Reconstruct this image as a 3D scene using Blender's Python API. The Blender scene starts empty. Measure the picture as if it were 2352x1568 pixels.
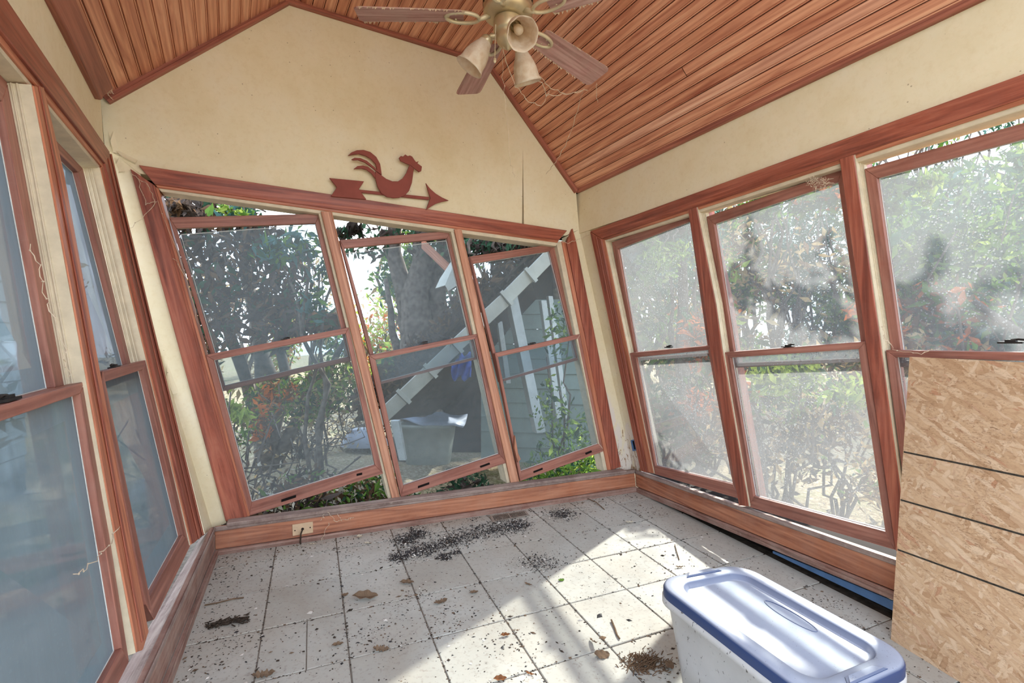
import bpy, bmesh, math, random
import numpy as np
from mathutils import Vector, Matrix
random.seed(7); RNG = np.random.default_rng(7)
C = bpy.context.scene.collection
# ------------------------------------------------------------------ camera, sky, sun, exposure
F = 1120.0; H = 1.2
CAM = np.array([0, 0, H])
cam = bpy.data.cameras.new('camera'); camo = bpy.data.objects.new('camera', cam); C.objects.link(camo)
camo.location = (0, 0, H); camo.rotation_euler = (math.pi/2, 0, 0)
cam.sensor_width = 36; cam.lens = F/2352*36; cam.clip_start = .02; cam.clip_end = 300
bpy.context.scene.camera = camo
sc = bpy.context.scene
sc.view_settings.view_transform = 'Standard'; sc.view_settings.look = 'None'
sc.view_settings.gamma = 1; sc.view_settings.use_curve_mapping = False
sc.view_settings.exposure = 2.0
sc.cycles.max_bounces = 12; sc.cycles.diffuse_bounces = 6; sc.cycles.transparent_max_bounces = 24
sc.cycles.sample_clamp_indirect = 6
SKY_STRENGTH = 1.35; SUN_STRENGTH = 5.0
TOSUN = np.array([.796, 1.170, 1.03])
w = bpy.data.worlds.new('sky'); sc.world = w; w.use_nodes = True
nt = w.node_tree; bg = nt.nodes['Background']; bg.inputs['Strength'].default_value = SKY_STRENGTH
tc = nt.nodes.new('ShaderNodeTexCoord'); sep = nt.nodes.new('ShaderNodeSeparateXYZ')
ramp = nt.nodes.new('ShaderNodeValToRGB'); ramp.color_ramp.elements[0].color = (.60, .69, .79, 1)
ramp.color_ramp.elements[1].color = (.52, .66, .88, 1); ramp.color_ramp.elements[1].position = .75
noi = nt.nodes.new('ShaderNodeTexNoise'); noi.inputs['Scale'].default_value = 3.2; noi.inputs['Detail'].default_value = 8
cr = nt.nodes.new('ShaderNodeValToRGB'); cr.color_ramp.elements[0].position = .48; cr.color_ramp.elements[1].position = .74
mx = nt.nodes.new('ShaderNodeMix'); mx.data_type = 'RGBA'; mx.inputs[7].default_value = (.92, .93, .96, 1)
nt.links.new(tc.outputs['Generated'], sep.inputs[0]); nt.links.new(sep.outputs['Z'], ramp.inputs[0])
nt.links.new(tc.outputs['Generated'], noi.inputs['Vector']); nt.links.new(noi.outputs['Fac'], cr.inputs[0])
nt.links.new(cr.outputs[0], mx.inputs[0]); nt.links.new(ramp.outputs[0], mx.inputs[6]); nt.links.new(mx.outputs[2], bg.inputs['Color'])
sl = bpy.data.lights.new('sun', 'SUN'); so = bpy.data.objects.new('sun', sl); C.objects.link(so)
sl.energy = SUN_STRENGTH; sl.angle = .02; sl.color = (1, .95, .86)
so.rotation_euler = Vector(-TOSUN).to_track_quat('-Z', 'Y').to_euler(); so.location = tuple(TOSUN*8)

# ------------------------------------------------------------------ geometry helpers
def nz(v): v = np.asarray(v, float); return v/np.linalg.norm(v)
UP = np.array([0, 0, 1.])
def ray(x, y): return np.array([(x-1176)/F, 1, (784-y)/F])
class Plane:
    def __init__(s, p, n): s.p = np.array(p, float); s.n = nz(n)
    def px(s, x, y, o=0.):
        r = ray(x, y); return CAM+r*(np.dot(s.p+s.n*o-CAM, s.n)/np.dot(r, s.n))
    def sh(s, o): return Plane(s.p+s.n*o, s.n)
    def nrm(s, p): return s.n
class Patch:
    """bilinear wall surface, corners far-top, near-top, near-bottom, far-bottom; nrm points into the room"""
    def __init__(s, ft, nt_, nb, fb, inward): s.c = [np.array(v, float) for v in (ft, nt_, nb, fb)]; s.inw = inward
    def pos(s, a, b, o=0.):
        ft, nt_, nb, fb = s.c
        p = (1-a)*(1-b)*ft+a*(1-b)*nt_+a*b*nb+(1-a)*b*fb
        if o:
            p = p+o*s._n(a, b)
        return p
    def _n(s, a, b):
        ft, nt_, nb, fb = s.c
        n = nz(np.cross((1-b)*(nt_-ft)+b*(nb-fb), (1-a)*(fb-ft)+a*(nb-nt_)))
        return n if n@s.inw > 0 else -n
    def inv(s, x, y, o=0.):
        r = ray(x, y); v = np.array([.5, .5, 2.5])
        for _ in range(25):
            f = s.pos(v[0], v[1], o)-CAM-r*v[2]; e = 1e-5
            J = np.stack([(s.pos(v[0]+e, v[1], o)-s.pos(v[0], v[1], o))/e, (s.pos(v[0], v[1]+e, o)-s.pos(v[0], v[1], o))/e, -r], 1)
            dv = np.linalg.solve(J, -f); v = v+np.clip(dv, -.5, .5)
            if abs(dv).max() < 1e-9: break
        return v
    def px(s, x, y, o=0.):
        v = s.inv(x, y, o); return s.pos(v[0], v[1], o)
    def near(s, p):
        q = np.asarray(p)-CAM; return s.inv(1176+F*q[0]/q[1], 784-F*q[2]/q[1]) if q[1] > .05 else np.array([.8, .5, 1])
    def nrm(s, p):
        best = None
        v = np.array([.5, .5])
        for _ in range(12):
            e = 1e-4; P0 = s.pos(*v); da = (s.pos(v[0]+e, v[1])-P0)/e; db = (s.pos(v[0], v[1]+e)-P0)/e
            A = np.stack([da, db], 1); v = v+np.linalg.lstsq(A, np.asarray(p)-P0, rcond=None)[0]
        return s._n(*v)
    def along(s, p, dist):
        ft, nt_, nb, fb = s.c; v = np.array([.5, .5])
        for _ in range(12):
            e = 1e-4; P0 = s.pos(*v); da = (s.pos(v[0]+e, v[1])-P0)/e; db = (s.pos(v[0], v[1]+e)-P0)/e
            v = v+np.linalg.lstsq(np.stack([da, db], 1), np.asarray(p)-P0, rcond=None)[0]
        return np.asarray(p)+nz((1-v[1])*(nt_-ft)+v[1]*(nb-fb))*dist

class MB:
    def __init__(s): s.v = []; s.f = []; s.uv = []; s.mi = []; s.m = 0
    def face(s, pts, L):
        pts = [np.asarray(p, float) for p in pts]; n = np.zeros(3)
        for i in range(len(pts)): n += np.cross(pts[i]-pts[0], pts[(i+1) % len(pts)]-pts[0])
        n = n/(np.linalg.norm(n)+1e-12); W = np.cross(n, L); nw = np.linalg.norm(W)
        W = W/nw if nw > 1e-3 else nz(np.cross(L, [.3, .5, .8])); b = len(s.v)
        for p in pts: s.v.append(tuple(p))
        s.f.append(list(range(b, b+len(pts)))); s.uv.append([(float(p@L), float(p@W)) for p in pts]); s.mi.append(s.m)
    def idx(s, verts, faces, uvs=None):
        b = len(s.v); s.v += [tuple(map(float, p)) for p in verts]
        for f in faces: s.f.append([b+i for i in f]); s.uv.append([(uvs[i] if uvs is not None else (0, 0)) for i in f]); s.mi.append(s.m)
    def hexa(s, fr, bk, L=None):
        fr = [np.asarray(p, float) for p in fr]; bk = [np.asarray(p, float) for p in bk]
        if L is None:
            a = (fr[1]+fr[2]-fr[0]-fr[3])/2; b = (fr[3]+fr[2]-fr[0]-fr[1])/2
            L = a if np.linalg.norm(a) > np.linalg.norm(b) else b
        L = nz(L); n = len(fr)
        v = fr+bk; fs = [list(range(n)), list(range(2*n-1, n-1, -1))]+[[i, i+n, (i+1) % n+n, (i+1) % n] for i in range(n)]
        # orient outward
        ctr = sum(v)/len(v); nn = np.zeros(3)
        for i in range(n): nn += np.cross(fr[i]-fr[0], fr[(i+1) % n]-fr[0])
        if nn@(sum(fr)/n-ctr) < 0: fs = [f[::-1] for f in fs]
        b = len(s.v); s.v += [tuple(p) for p in v]
        for f in fs:
            pts = [v[i] for i in f]; nn = np.zeros(3)
            for i in range(len(pts)): nn += np.cross(pts[i]-pts[0], pts[(i+1) % len(pts)]-pts[0])
            nn = nn/(np.linalg.norm(nn)+1e-12); W = np.cross(nn, L); nw = np.linalg.norm(W)
            W = W/nw if nw > 1e-3 else nz(np.cross(L, [.3, .5, .8]))
            s.f.append([b+i for i in f]); s.uv.append([(float(p@L), float(p@W)) for p in pts]); s.mi.append(s.m)
        return s
    def tube(s, path, r, seg=6, cap=True):
        path = [np.asarray(p, float) for p in path]; n = len(path); rs = r if isinstance(r, (list, tuple, np.ndarray)) else [r]*n
        ref = np.array([.31, .87, .39]); vs = []; ln = 0; uv = []
        for i, p in enumerate(path):
            t = nz(path[min(i+1, n-1)]-path[max(i-1, 0)]+1e-12); a = nz(np.cross(t, ref)); b = np.cross(t, a)
            if i: ln += np.linalg.norm(p-path[i-1])
            for k in range(seg):
                th = 2*math.pi*k/seg; vs.append(p+rs[i]*(a*math.cos(th)+b*math.sin(th))); uv.append((ln, rs[i]*th))
        fs = [[i*seg+k, i*seg+(k+1) % seg, (i+1)*seg+(k+1) % seg, (i+1)*seg+k] for i in range(n-1) for k in range(seg)]
        if cap: fs += [list(range(seg))[::-1], [(n-1)*seg+k for k in range(seg)]]
        s.idx(vs, fs, uv); return s
    def lathe(s, prof, c=(0, 0, 0), ax=(0, 0, 1), seg=24, flute=None):
        ax = nz(ax); a = nz(np.cross(ax, [.31, .87, .39])); b = np.cross(ax, a); vs = []; uv = []
        for i, (r, z) in enumerate(prof):
            for k in range(seg):
                th = 2*math.pi*k/seg; rr = r*(1+(flute(i, th) if flute else 0))
                vs.append(np.asarray(c)+ax*z+rr*(a*math.cos(th)+b*math.sin(th))); uv.append((z, rr*th))
        n = len(prof)
        s.idx(vs, [[i*seg+k, i*seg+(k+1) % seg, (i+1)*seg+(k+1) % seg, (i+1)*seg+k] for i in range(n-1) for k in range(seg)], uv); return s
    def mesh(s, name):
        me = bpy.data.meshes.new(name); me.from_pydata(s.v, [], s.f)
        uvl = me.uv_layers.new(name='UVMap'); flat = [c for f in s.uv for q in f for c in q]; uvl.data.foreach_set('uv', flat)
        if any(s.mi): me.polygons.foreach_set('material_index', s.mi)
        me.validate(); me.update(); return me
def link(name, me, mats, parent=None, smooth=False, bevel=0):
    o = bpy.data.objects.new(name, me); C.objects.link(o)
    for m in (mats if isinstance(mats, (list, tuple)) else [mats]): me.materials.append(m)
    if parent: put(o, parent)
    if smooth: me.polygons.foreach_set('use_smooth', [True]*len(me.polygons))
    if bevel:
        b = o.modifiers.new('bevel', 'BEVEL'); b.width = bevel; b.segments = 1; b.limit_method = 'ANGLE'
    return o
def put(o, parent):
    o.parent = parent
    m = Matrix.Identity(4); p = parent
    while p: m = p.matrix_basis.copy() @ m if p.parent is None else p.matrix_parent_inverse @ p.matrix_basis @ m; p = p.parent
    o.matrix_parent_inverse = m.inverted()
def build(name, mb, mats, parent=None, **k): return link(name, mb.mesh(name), mats, parent, **k)
def tag(o, label, cat=None, kind=None, group=None):
    o['label'] = label
    if cat: o['category'] = cat
    if kind: o['kind'] = kind
    if group: o['group'] = group
    return o
def empty(name, loc, label, cat=None, kind=None, group=None):
    o = bpy.data.objects.new(name, None); C.objects.link(o); o.location = tuple(loc); o.empty_display_size = .1
    return tag(o, label, cat, kind, group)
def pts(S, q, o=0.): return [S.px(p[0], p[1], o) if len(p) == 2 else np.asarray(p, float) for p in q]
def prism(mb, S, q, o=0., th=.02, L=None):
    f = pts(S, q, o); mb.hexa(f, [p-S.nrm(p)*th for p in f], L); return f
def frame(mb, S, outer, inner, o, th):
    O = pts(S, outer, o); I = pts(S, inner, o); N = [S.nrm(p) for p in O]
    for i in range(4):
        j = (i+1) % 4; f = [O[i], O[j], I[j], I[i]]
        mb.hexa(f, [f[0]-N[i]*th, f[1]-N[j]*th, f[2]-N[j]*th, f[3]-N[i]*th], O[j]-O[i])
    return O, I
def pane_mb(S, I, back, grow=.006, th=.003):
    c = sum(I)/4; P = [p+nz(p-c)*grow-S.nrm(p)*back for p in I]; mb = MB()
    mb.hexa(P, [p-S.nrm(p)*th for p in P]); return mb

# ------------------------------------------------------------------ materials
def srgb(r, g, b):
    f = lambda c: (c/255/12.92) if c <= 10 else ((c/255+.055)/1.055)**2.4
    return (f(r), f(g), f(b), 1)
class N:
    """tiny node wrapper"""
    def __init__(s, name):
        s.m = bpy.data.materials.new(name); s.m.use_nodes = True; s.t = s.m.node_tree; s.t.nodes.clear()
        s.out = s.t.nodes.new('ShaderNodeOutputMaterial')
    def n(s, typ, **k):
        nd = s.t.nodes.new('ShaderNode'+typ)
        for a, v in k.items(): setattr(nd, a, v)
        return nd
    def l(s, a, b): s.t.links.new(a, b)
    def coord(s, kind='Object', scale=(1, 1, 1)):
        t = s.n('TexCoord'); mp = s.n('Mapping'); mp.inputs['Scale'].default_value = scale
        s.l(t.outputs[kind], mp.inputs['Vector'])
        return mp.outputs[0]
    def rnd(s, vec, amt=7.):
        oi = s.n('ObjectInfo'); ad = s.n('VectorMath', operation='MULTIPLY_ADD'); ad.inputs[1].default_value = (amt, amt*1.7, amt*.6)
        cb = s.n('CombineXYZ'); 
        for i in range(3): s.l(oi.outputs['Random'], cb.inputs[i])
        s.l(cb.outputs[0], ad.inputs[0]); s.l(vec, ad.inputs[2]); return ad.outputs[0]
    def noise(s, vec, scale, detail=4, rough=.55, dist=0):
        nd = s.n('TexNoise'); nd.inputs['Scale'].default_value = scale; nd.inputs['Detail'].default_value = detail
        nd.inputs['Roughness'].default_value = rough; nd.inputs['Distortion'].default_value = dist; s.l(vec, nd.inputs['Vector']); return nd.outputs['Fac']
    def ramp(s, fac, *stops):
        r = s.n('ValToRGB'); e = r.color_ramp.elements
        while len(e) < len(stops): e.new(.5)
        for el, (p, c) in zip(e, stops): el.position = p; el.color = c if len(c) == 4 else (*c, 1)
        s.l(fac, r.inputs[0]); return r.outputs[0]
    def mix(s, fac, a, b, mode='MIX'):
        m = s.n('Mix', data_type='RGBA', blend_type=mode)
        for sock, v in ((m.inputs[0], fac), (m.inputs[6], a), (m.inputs[7], b)):
            if hasattr(v, 'is_output'): s.l(v, sock)
            else: sock.default_value = v
        return m.outputs[2]
    def math(s, op, a, b=0.):
        m = s.n('Math', operation=op)
        for sock, v in ((m.inputs[0], a), (m.inputs[1], b)):
            if hasattr(v, 'is_output'): s.l(v, sock)
            else: sock.default_value = v
        return m.outputs[0]
    def bsdf(s, col, rough=.5, spec=.3, bump=None, bstr=.2, bdist=.004, metal=0.):
        b = s.n('BsdfPrincipled')
        for k, v in (('Base Color', col), ('Roughness', rough), ('Specular IOR Level', spec), ('Metallic', metal)):
            if hasattr(v, 'is_output'): s.l(v, b.inputs[k])
            else: b.inputs[k].default_value = v
        if bump is not None:
            bp = s.n('Bump'); bp.inputs['Strength'].default_value = bstr; bp.inputs['Distance'].default_value = bdist
            s.l(bump, bp.inputs['Height']); s.l(bp.outputs[0], b.inputs['Normal'])
        return b.outputs[0]
    def done(s, sh): s.l(sh, s.out.inputs[0]); return s.m
K = (0, 0, 0, 1); WHT = (1, 1, 1, 1)
def wood(name, c0, c1, c2, rough=.45, dust=.0, spec=.35):
    def ds(c, k=.07): g_ = .35*c[0]+.5*c[1]+.15*c[2]; return tuple(x*(1-k)+g_*k for x in c[:3])+(1,)
    c0, c1, c2 = ds(c0), ds(c1), ds(c2); m = N(name); uv = m.rnd(m.coord('UV', (1, 1, 1)))
    mp = m.n('Mapping'); mp.inputs['Scale'].default_value = (1.6, 26, 26); m.l(uv, mp.inputs[0])
    mp2 = m.n('Mapping'); mp2.inputs['Scale'].default_value = (6, 240, 240); m.l(uv, mp2.inputs[0])
    g = m.noise(mp.outputs[0], 1.0, 5, .6, 1.2); fine = m.noise(mp2.outputs[0], 1.0, 3)
    wv = m.n('TexWave', wave_type='BANDS', bands_direction='Y'); wv.inputs['Scale'].default_value = .9; wv.inputs['Distortion'].default_value = 5.5
    wv.inputs['Detail'].default_value = 2.5; wv.inputs['Detail Scale'].default_value = .6
    mp3 = m.n('Mapping'); mp3.inputs['Scale'].default_value = (.9, 15, 15); m.l(uv, mp3.inputs[0]); m.l(mp3.outputs[0], wv.inputs[0])
    col = m.ramp(g, (.3, c0), (.52, c1), (.72, c2))
    col = m.mix(m.math('MULTIPLY', wv.outputs['Fac'], .35), col, m.mix(1., col, (.62, .52, .5, 1), 'MULTIPLY'))
    col = m.mix(m.math('MULTIPLY', m.ramp(fine, (.45, K), (.75, WHT)), .28), col, c0)
    if dust:
        d = m.noise(m.coord('Object'), 9, 6, .7); d2 = m.noise(m.coord('Object'), 55, 4, .7)
        fac = m.math('MULTIPLY', m.ramp(d, (.35, K), (.7, WHT)), dust); fac = m.math('ADD', fac, m.math('MULTIPLY', m.ramp(d2, (.58, K), (.72, WHT)), dust*.6))
        col = m.mix(fac, col, srgb(182, 165, 150))
    return m.done(m.bsdf(col, rough, spec, fine, .12, .002))
M = {}
M['casing'] = wood('stained casing wood', srgb(108, 50, 34), srgb(158, 82, 58), srgb(184, 108, 78), .42, .05)
M['sash'] = wood('stained sash wood', srgb(116, 66, 52), srgb(156, 98, 80), srgb(174, 116, 96), .45, .09)
M['stop'] = wood('bright stop wood', srgb(142, 76, 48), srgb(190, 116, 80), srgb(208, 138, 102), .4, .03)
M['rawpost'] = wood('worn post wood', srgb(156, 98, 72), srgb(194, 136, 102), srgb(212, 158, 124), .5, .06)
M['apron'] = wood('apron board wood', srgb(126, 68, 44), srgb(176, 110, 74), srgb(196, 132, 94), .5, .12)
M['dustysill'] = wood('dusty sill wood', srgb(92, 70, 62), srgb(130, 106, 96), srgb(158, 138, 128), .8, .5)
M['shoe'] = wood('dusty shoe moulding wood', srgb(96, 60, 48), srgb(140, 98, 82), srgb(165, 130, 114), .7, .35)
M['plank'] = wood('ceiling beadboard wood', srgb(170, 100, 72), srgb(216, 150, 114), srgb(232, 176, 138), .38, .0)
M['plank2'] = wood('ceiling beadboard wood paler', srgb(184, 122, 96), srgb(224, 166, 134), srgb(238, 190, 158), .4, .0)
M['plank3'] = wood('ceiling beadboard wood deeper', srgb(160, 90, 64), srgb(206, 138, 102), srgb(224, 164, 124), .38, .0)
M['crown'] = wood('ceiling trim wood', srgb(116, 58, 44), srgb(160, 92, 70), srgb(182, 112, 88), .4, .03)
M['blade'] = wood('dusty fan blade', srgb(136, 88, 82), srgb(184, 138, 130), srgb(206, 168, 158), .7, .35)
def wallmat(name, peel=0.):
    m = N(name); oc = m.coord('Object'); a = m.noise(oc, 3.2, 6, .65); b = m.noise(oc, 38, 5, .7); c = m.noise(oc, 11, 6, .75)
    col = m.ramp(a, (.3, srgb(212, 198, 162)), (.5, srgb(218, 206, 174)), (.7, srgb(219, 209, 182)))
    col = m.mix(m.math('MULTIPLY', m.ramp(b, (.5, K), (.7, WHT)), .22), col, srgb(194, 170, 124))
    col = m.mix(m.math('MULTIPLY', m.ramp(c, (.52, K), (.66, WHT)), .15), col, srgb(232, 214, 186))
    vo = m.n('TexVoronoi'); vo.inputs['Scale'].default_value = 16; m.l(oc, vo.inputs['Vector'])
    col = m.mix(m.math('MULTIPLY', m.math('LESS_THAN', vo.outputs['Distance'], .05), .5), col, srgb(96, 74, 52))
    if peel:
        st = m.coord('Object', (9, 9, 2.2)); p = m.noise(st, 1.3, 7, .7, 1.5)
        sep = m.n('SeparateXYZ'); m.l(oc, sep.inputs[0]); low = m.n('MapRange'); m.l(sep.outputs[2], low.inputs[0])
        low.inputs[1].default_value = 1.35; low.inputs[2].default_value = .2; low.inputs[3].default_value = -.25; low.inputs[4].default_value = .12
        f = m.ramp(m.math('ADD', p, low.outputs[0]), (.5, K), (.54, WHT))
        col = m.mix(f, col, srgb(214, 204, 190))
        f2 = m.ramp(m.math('ADD', m.noise(st, 3.1, 6, .7, 2), low.outputs[0]), (.62, K), (.65, WHT)); col = m.mix(f2, col, srgb(150, 118, 84))
    return m.done(m.bsdf(col, .8, .12, b, .12, .002))
M['wall'] = wallmat('cream wallpaper'); M['wallpeel'] = wallmat('peeling cream wallpaper', 1)
def flat(name, col, rough=.6, spec=.3, var=.15, scale=12, metal=0., bump=.0):
    m = N(name); a = m.noise(m.coord('Object'), scale, 5, .6); d = tuple(c*(1-var*2) for c in col[:3])+(1,)
    c = m.ramp(a, (.3, d), (.65, col)); return m.done(m.bsdf(c, rough, spec, a if bump else None, bump or .1, .004, metal))
M['liner'] = flat('cream vinyl jamb liner', srgb(206, 192, 164), .5, .3, .1, 20)
M['caulk'] = flat('pale weather strip', srgb(216, 206, 182), .6)
M['dark'] = flat('dark void', srgb(28, 24, 22), .9, .1)
def tilemat(name, c, stain):
    m = N(name); oc = m.coord('Object'); a = m.noise(oc, 4.5, 6, .65); b = m.noise(oc, 60, 4, .7); e = m.noise(oc, 1.7, 4, .6, .6)
    oi = m.n('ObjectInfo'); tint = m.ramp(oi.outputs['Random'], (0, (.9, .88, .86)), (1, (1.04, 1.02, 1.0)))
    col = m.ramp(a, (.3, tuple(x*.86 for x in c[:3])), (.6, c)); col = m.mix(1., col, tint, 'MULTIPLY')
    col = m.mix(m.math('MULTIPLY', m.ramp(e, (.42, K), (.7, WHT)), stain), col, srgb(152, 136, 116))
    col = m.mix(m.math('MULTIPLY', m.ramp(b, (.54, K), (.7, WHT)), .5), col, srgb(120, 106, 94))
    return m.done(m.bsdf(col, .55, .25, b, .08, .002))
M['tile'] = tilemat('beige ceramic tile', srgb(182, 180, 170), .45)
M['grout'] = flat('dirty grout', srgb(138, 127, 115), .95, .05, .25, 40)
def osb():
    m = N('oriented strand board'); uv = m.coord('UV'); prev = srgb(204, 166, 124)
    for i, (rot, sc_, cut_) in enumerate(((.25, (12, 66, 1), -1), (-.4, (11, 58, 1), .35), (1.1, (16, 80, 1), .6), (.0, (12, 64, 1), .45), (-1.2, (18, 84, 1), .7), (.5, (13, 70, 1), .5))):
        wn = m.n('TexNoise'); wn.inputs['Scale'].default_value = 26; m.l(uv, wn.inputs['Vector']); wp = m.n('VectorMath', operation='MULTIPLY_ADD'); wp.inputs[1].default_value = (.02, .02, 0); m.l(wn.outputs['Color'], wp.inputs[0]); m.l(uv, wp.inputs[2])
        mp = m.n('Mapping'); mp.inputs['Rotation'].default_value = (0, 0, rot); mp.inputs['Scale'].default_value = sc_; mp.inputs['Location'].default_value = (i*3.1, i*1.7, 0); m.l(wp.outputs[0], mp.inputs[0])
        # mapping scales before it rotates, so rotate first with a second node
        mr = m.n('Mapping'); mr.inputs['Rotation'].default_value = (0, 0, rot); m.l(wp.outputs[0], mr.inputs[0]); mp.inputs['Rotation'].default_value = (0, 0, 0); m.l(mr.outputs[0], mp.inputs[0])
        vo = m.n('TexVoronoi'); vo.inputs['Scale'].default_value = 1.; m.l(mp.outputs[0], vo.inputs['Vector'])
        sp = m.n('SeparateColor'); m.l(vo.outputs['Color'], sp.inputs[0])
        c = m.ramp(sp.outputs[0], (0, srgb(182, 146, 112)), (.2, srgb(200, 166, 130)), (.6, srgb(208, 176, 142)), (.93, srgb(220, 192, 160)), (1, srgb(186, 138, 106)))
        gm = m.n('Mapping'); gm.inputs['Scale'].default_value = (20, 460, 1); m.l(mr.outputs[0], gm.inputs[0])
        c = m.mix(m.math('MULTIPLY', m.noise(gm.outputs[0], 1, 2), .3), c, srgb(168, 124, 86))
        ed = m.ramp(vo.outputs['Distance'], (.5, K), (.8, WHT)); c = m.mix(m.math('MULTIPLY', ed, .22), c, srgb(130, 90, 58))
        prev = m.mix(m.math('GREATER_THAN', sp.outputs[1], cut_), prev, c)
    ck = m.n('Mapping'); ck.inputs['Scale'].default_value = (60, 170, 1); ck.inputs['Rotation'].default_value = (0, 0, .35); m.l(uv, ck.inputs[0])
    ch = m.noise(ck.outputs[0], 1.0, 7, .8, 1.2); msk = m.noise(uv, 7, 3); prev = m.mix(m.math('MULTIPLY', m.math('MULTIPLY', m.ramp(ch, (.51, K), (.63, WHT)), m.ramp(msk, (.38, (.15, .15, .15)), (.6, WHT))), .8), prev, srgb(112, 76, 48))
    return m.done(m.bsdf(prev, .75, .15, ch, .25, .003))
M['osb'] = osb()
M['osbink'] = flat('dark grey ink line', srgb(72, 66, 58), .9, .05, .3, 90)
def glassmat(name, base, amp, dust, speck=0., speck_scale=140, tint=(1, 1, 1, 1), patch=1.6, trans=.5, streak=0.):
    m = N(name); oc = m.coord('Object'); a = m.noise(oc, patch, 7, .62, .4); fac = m.math('MULTIPLY_ADD', a, amp)
    fac.node.inputs[2].default_value = base-amp*.5
    if streak:
        s2 = m.noise(m.coord('Object', (30, 30, 1.6)), 1.2, 5, .6); fac = m.math('ADD', fac, m.math('MULTIPLY', m.math('SUBTRACT', s2, .5), streak))
    if speck:
        vo = m.n('TexVoronoi'); vo.inputs['Scale'].default_value = speck_scale; m.l(oc, vo.inputs['Vector']); sc_ = m.n('SeparateColor'); m.l(vo.outputs['Color'], sc_.inputs[0]); b = m.math('LESS_THAN', vo.outputs['Distance'], m.math('MULTIPLY', m.math('POWER', sc_.outputs[0], 2.5), .42)); msk = m.ramp(m.noise(oc, 2.2, 4, .6), (.32, K), (.6, WHT))
        fac = m.math('ADD', fac, m.math('MULTIPLY', m.math('MULTIPLY', b, speck), msk))
        sc2 = m.noise(m.coord('Object', (130, 130, 26)), .9, 3, .6, 2.); fac = m.math('ADD', fac, m.math('MULTIPLY', m.ramp(sc2, (.64, K), (.72, WHT)), speck*.6))
    fac.node.use_clamp = True
    fac = m.math('MINIMUM', m.math('MAXIMUM', fac, .015), .93)
    df = m.n('BsdfDiffuse'); df.inputs[0].default_value = dust; tr = m.n('BsdfTranslucent'); tr.inputs[0].default_value = dust
    ms = m.n('MixShader'); ms.inputs[0].default_value = trans; m.l(df.outputs[0], ms.inputs[1]); m.l(tr.outputs[0], ms.inputs[2])
    tp = m.n('BsdfTransparent'); tp.inputs[0].default_value = tint; m2 = m.n('MixShader'); m.l(fac, m2.inputs[0]); m.l(tp.outputs[0], m2.inputs[1]); m.l(ms.outputs[0], m2.inputs[2])
    gl = m.n('BsdfGlossy'); gl.inputs['Roughness'].default_value = .06; fr = m.n('Fresnel'); fr.inputs[0].default_value = 1.3
    m3 = m.n('MixShader'); m.l(m.math('MULTIPLY', fr.outputs[0], .22), m3.inputs[0]); m.l(m2.outputs[0], m3.inputs[1]); m.l(gl.outputs[0], m3.inputs[2])
    return m.done(m3.outputs[0])
M['glass_left'] = glassmat('frosted dusty glass', .74, .30, srgb(130, 143, 148), 0.06, 90, (.93, .97, 1, 1), 1.4, .6, .25)
M['glass_back'] = glassmat('dusty glass', .17, .24, srgb(166, 171, 170), .12, 160, (.84, .89, .92, 1), 2.0, .5)
M['glass_right'] = glassmat('sunlit dusty glass', .30, .46, srgb(150, 151, 152), .6, 105, (.86, .89, .90, 1), 2.2, .5)
M['putty'] = flat('white glazing putty', srgb(212, 210, 202), .7)
M['metal_dark'] = flat('blackened metal', srgb(46, 40, 36), .5, .4, .2, 30, .4)
M['brass'] = flat('antique brass', srgb(206, 188, 150), .36, .5, .10, 14, .55)
M['brass_dk'] = flat('dusty brass rim', srgb(214, 202, 170), .45, .5, .12, 20, .35)
def frost():
    m = N('frosted glass shade'); d = m.noise(m.coord('Object'), 30, 5, .6); col = m.ramp(d, (.35, srgb(240, 230, 212)), (.7, srgb(222, 202, 174)))
    df = m.bsdf(col, .5, .4); tr = m.n('BsdfTranslucent'); m.l(col, tr.inputs[0]); ms = m.n('MixShader'); ms.inputs[0].default_value = .45; m.l(df, ms.inputs[1]); m.l(tr.outputs[0], ms.inputs[2])
    return m.done(ms.outputs[0])
M['frost'] = frost()
M['lid'] = None
def lidmat():
    m = N('dusty blue plastic'); oc = m.coord('Object'); a = m.noise(oc, 7, 6, .65); g = m.n('NewGeometry'); sep = m.n('SeparateXYZ'); m.l(g.outputs['Normal'], sep.inputs[0])
    up = m.ramp(sep.outputs[2], (.5, K), (.95, WHT)); f = m.math('MULTIPLY', up, m.math('ADD', m.math('MULTIPLY', a, .35), .55))
    col = m.mix(f, srgb(40, 56, 92), srgb(172, 176, 186)); sp = m.noise(oc, 220, 2, .5); col = m.mix(m.math('MULTIPLY', m.ramp(sp, (.7, K), (.74, WHT)), .7), col, srgb(70, 62, 56))
    return m.done(m.bsdf(col, .42, .4))
M['lid'] = lidmat()
def binmat():
    m = N('translucent white plastic speckled with dirt'); oc = m.coord('Object'); sp = m.noise(m.coord('Object', (1, 1, .45)), 85, 3, .6, .6); a = m.noise(oc, 5, 5, .6)
    col = m.ramp(a, (.3, srgb(168, 165, 162)), (.7, srgb(186, 183, 180))); col = m.mix(m.math('MULTIPLY', m.ramp(sp, (.64, K), (.68, WHT)), .85), col, srgb(58, 48, 40))
    return m.done(m.bsdf(col, .4, .4))
M['bin'] = binmat()
M['rooster'] = flat('matte barn red paint', srgb(138, 76, 66), .75, .15, .08, 9)
M['plate'] = flat('tan plastic plate', srgb(202, 172, 138), .5, .3, .08, 30)
M['web'] = flat('dusty cobweb', srgb(206, 186, 160), .95, .05)
M['deadleaf'] = flat('dry grey brown leaf', srgb(120, 98, 78), .9, .08, .25, 30)
M['rustleaf'] = flat('rust brown dry leaf', srgb(128, 84, 54), .9, .08, .25, 30)
M['paleleaf'] = flat('pale dried leaf', srgb(196, 184, 162), .9, .08, .15, 30)
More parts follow.
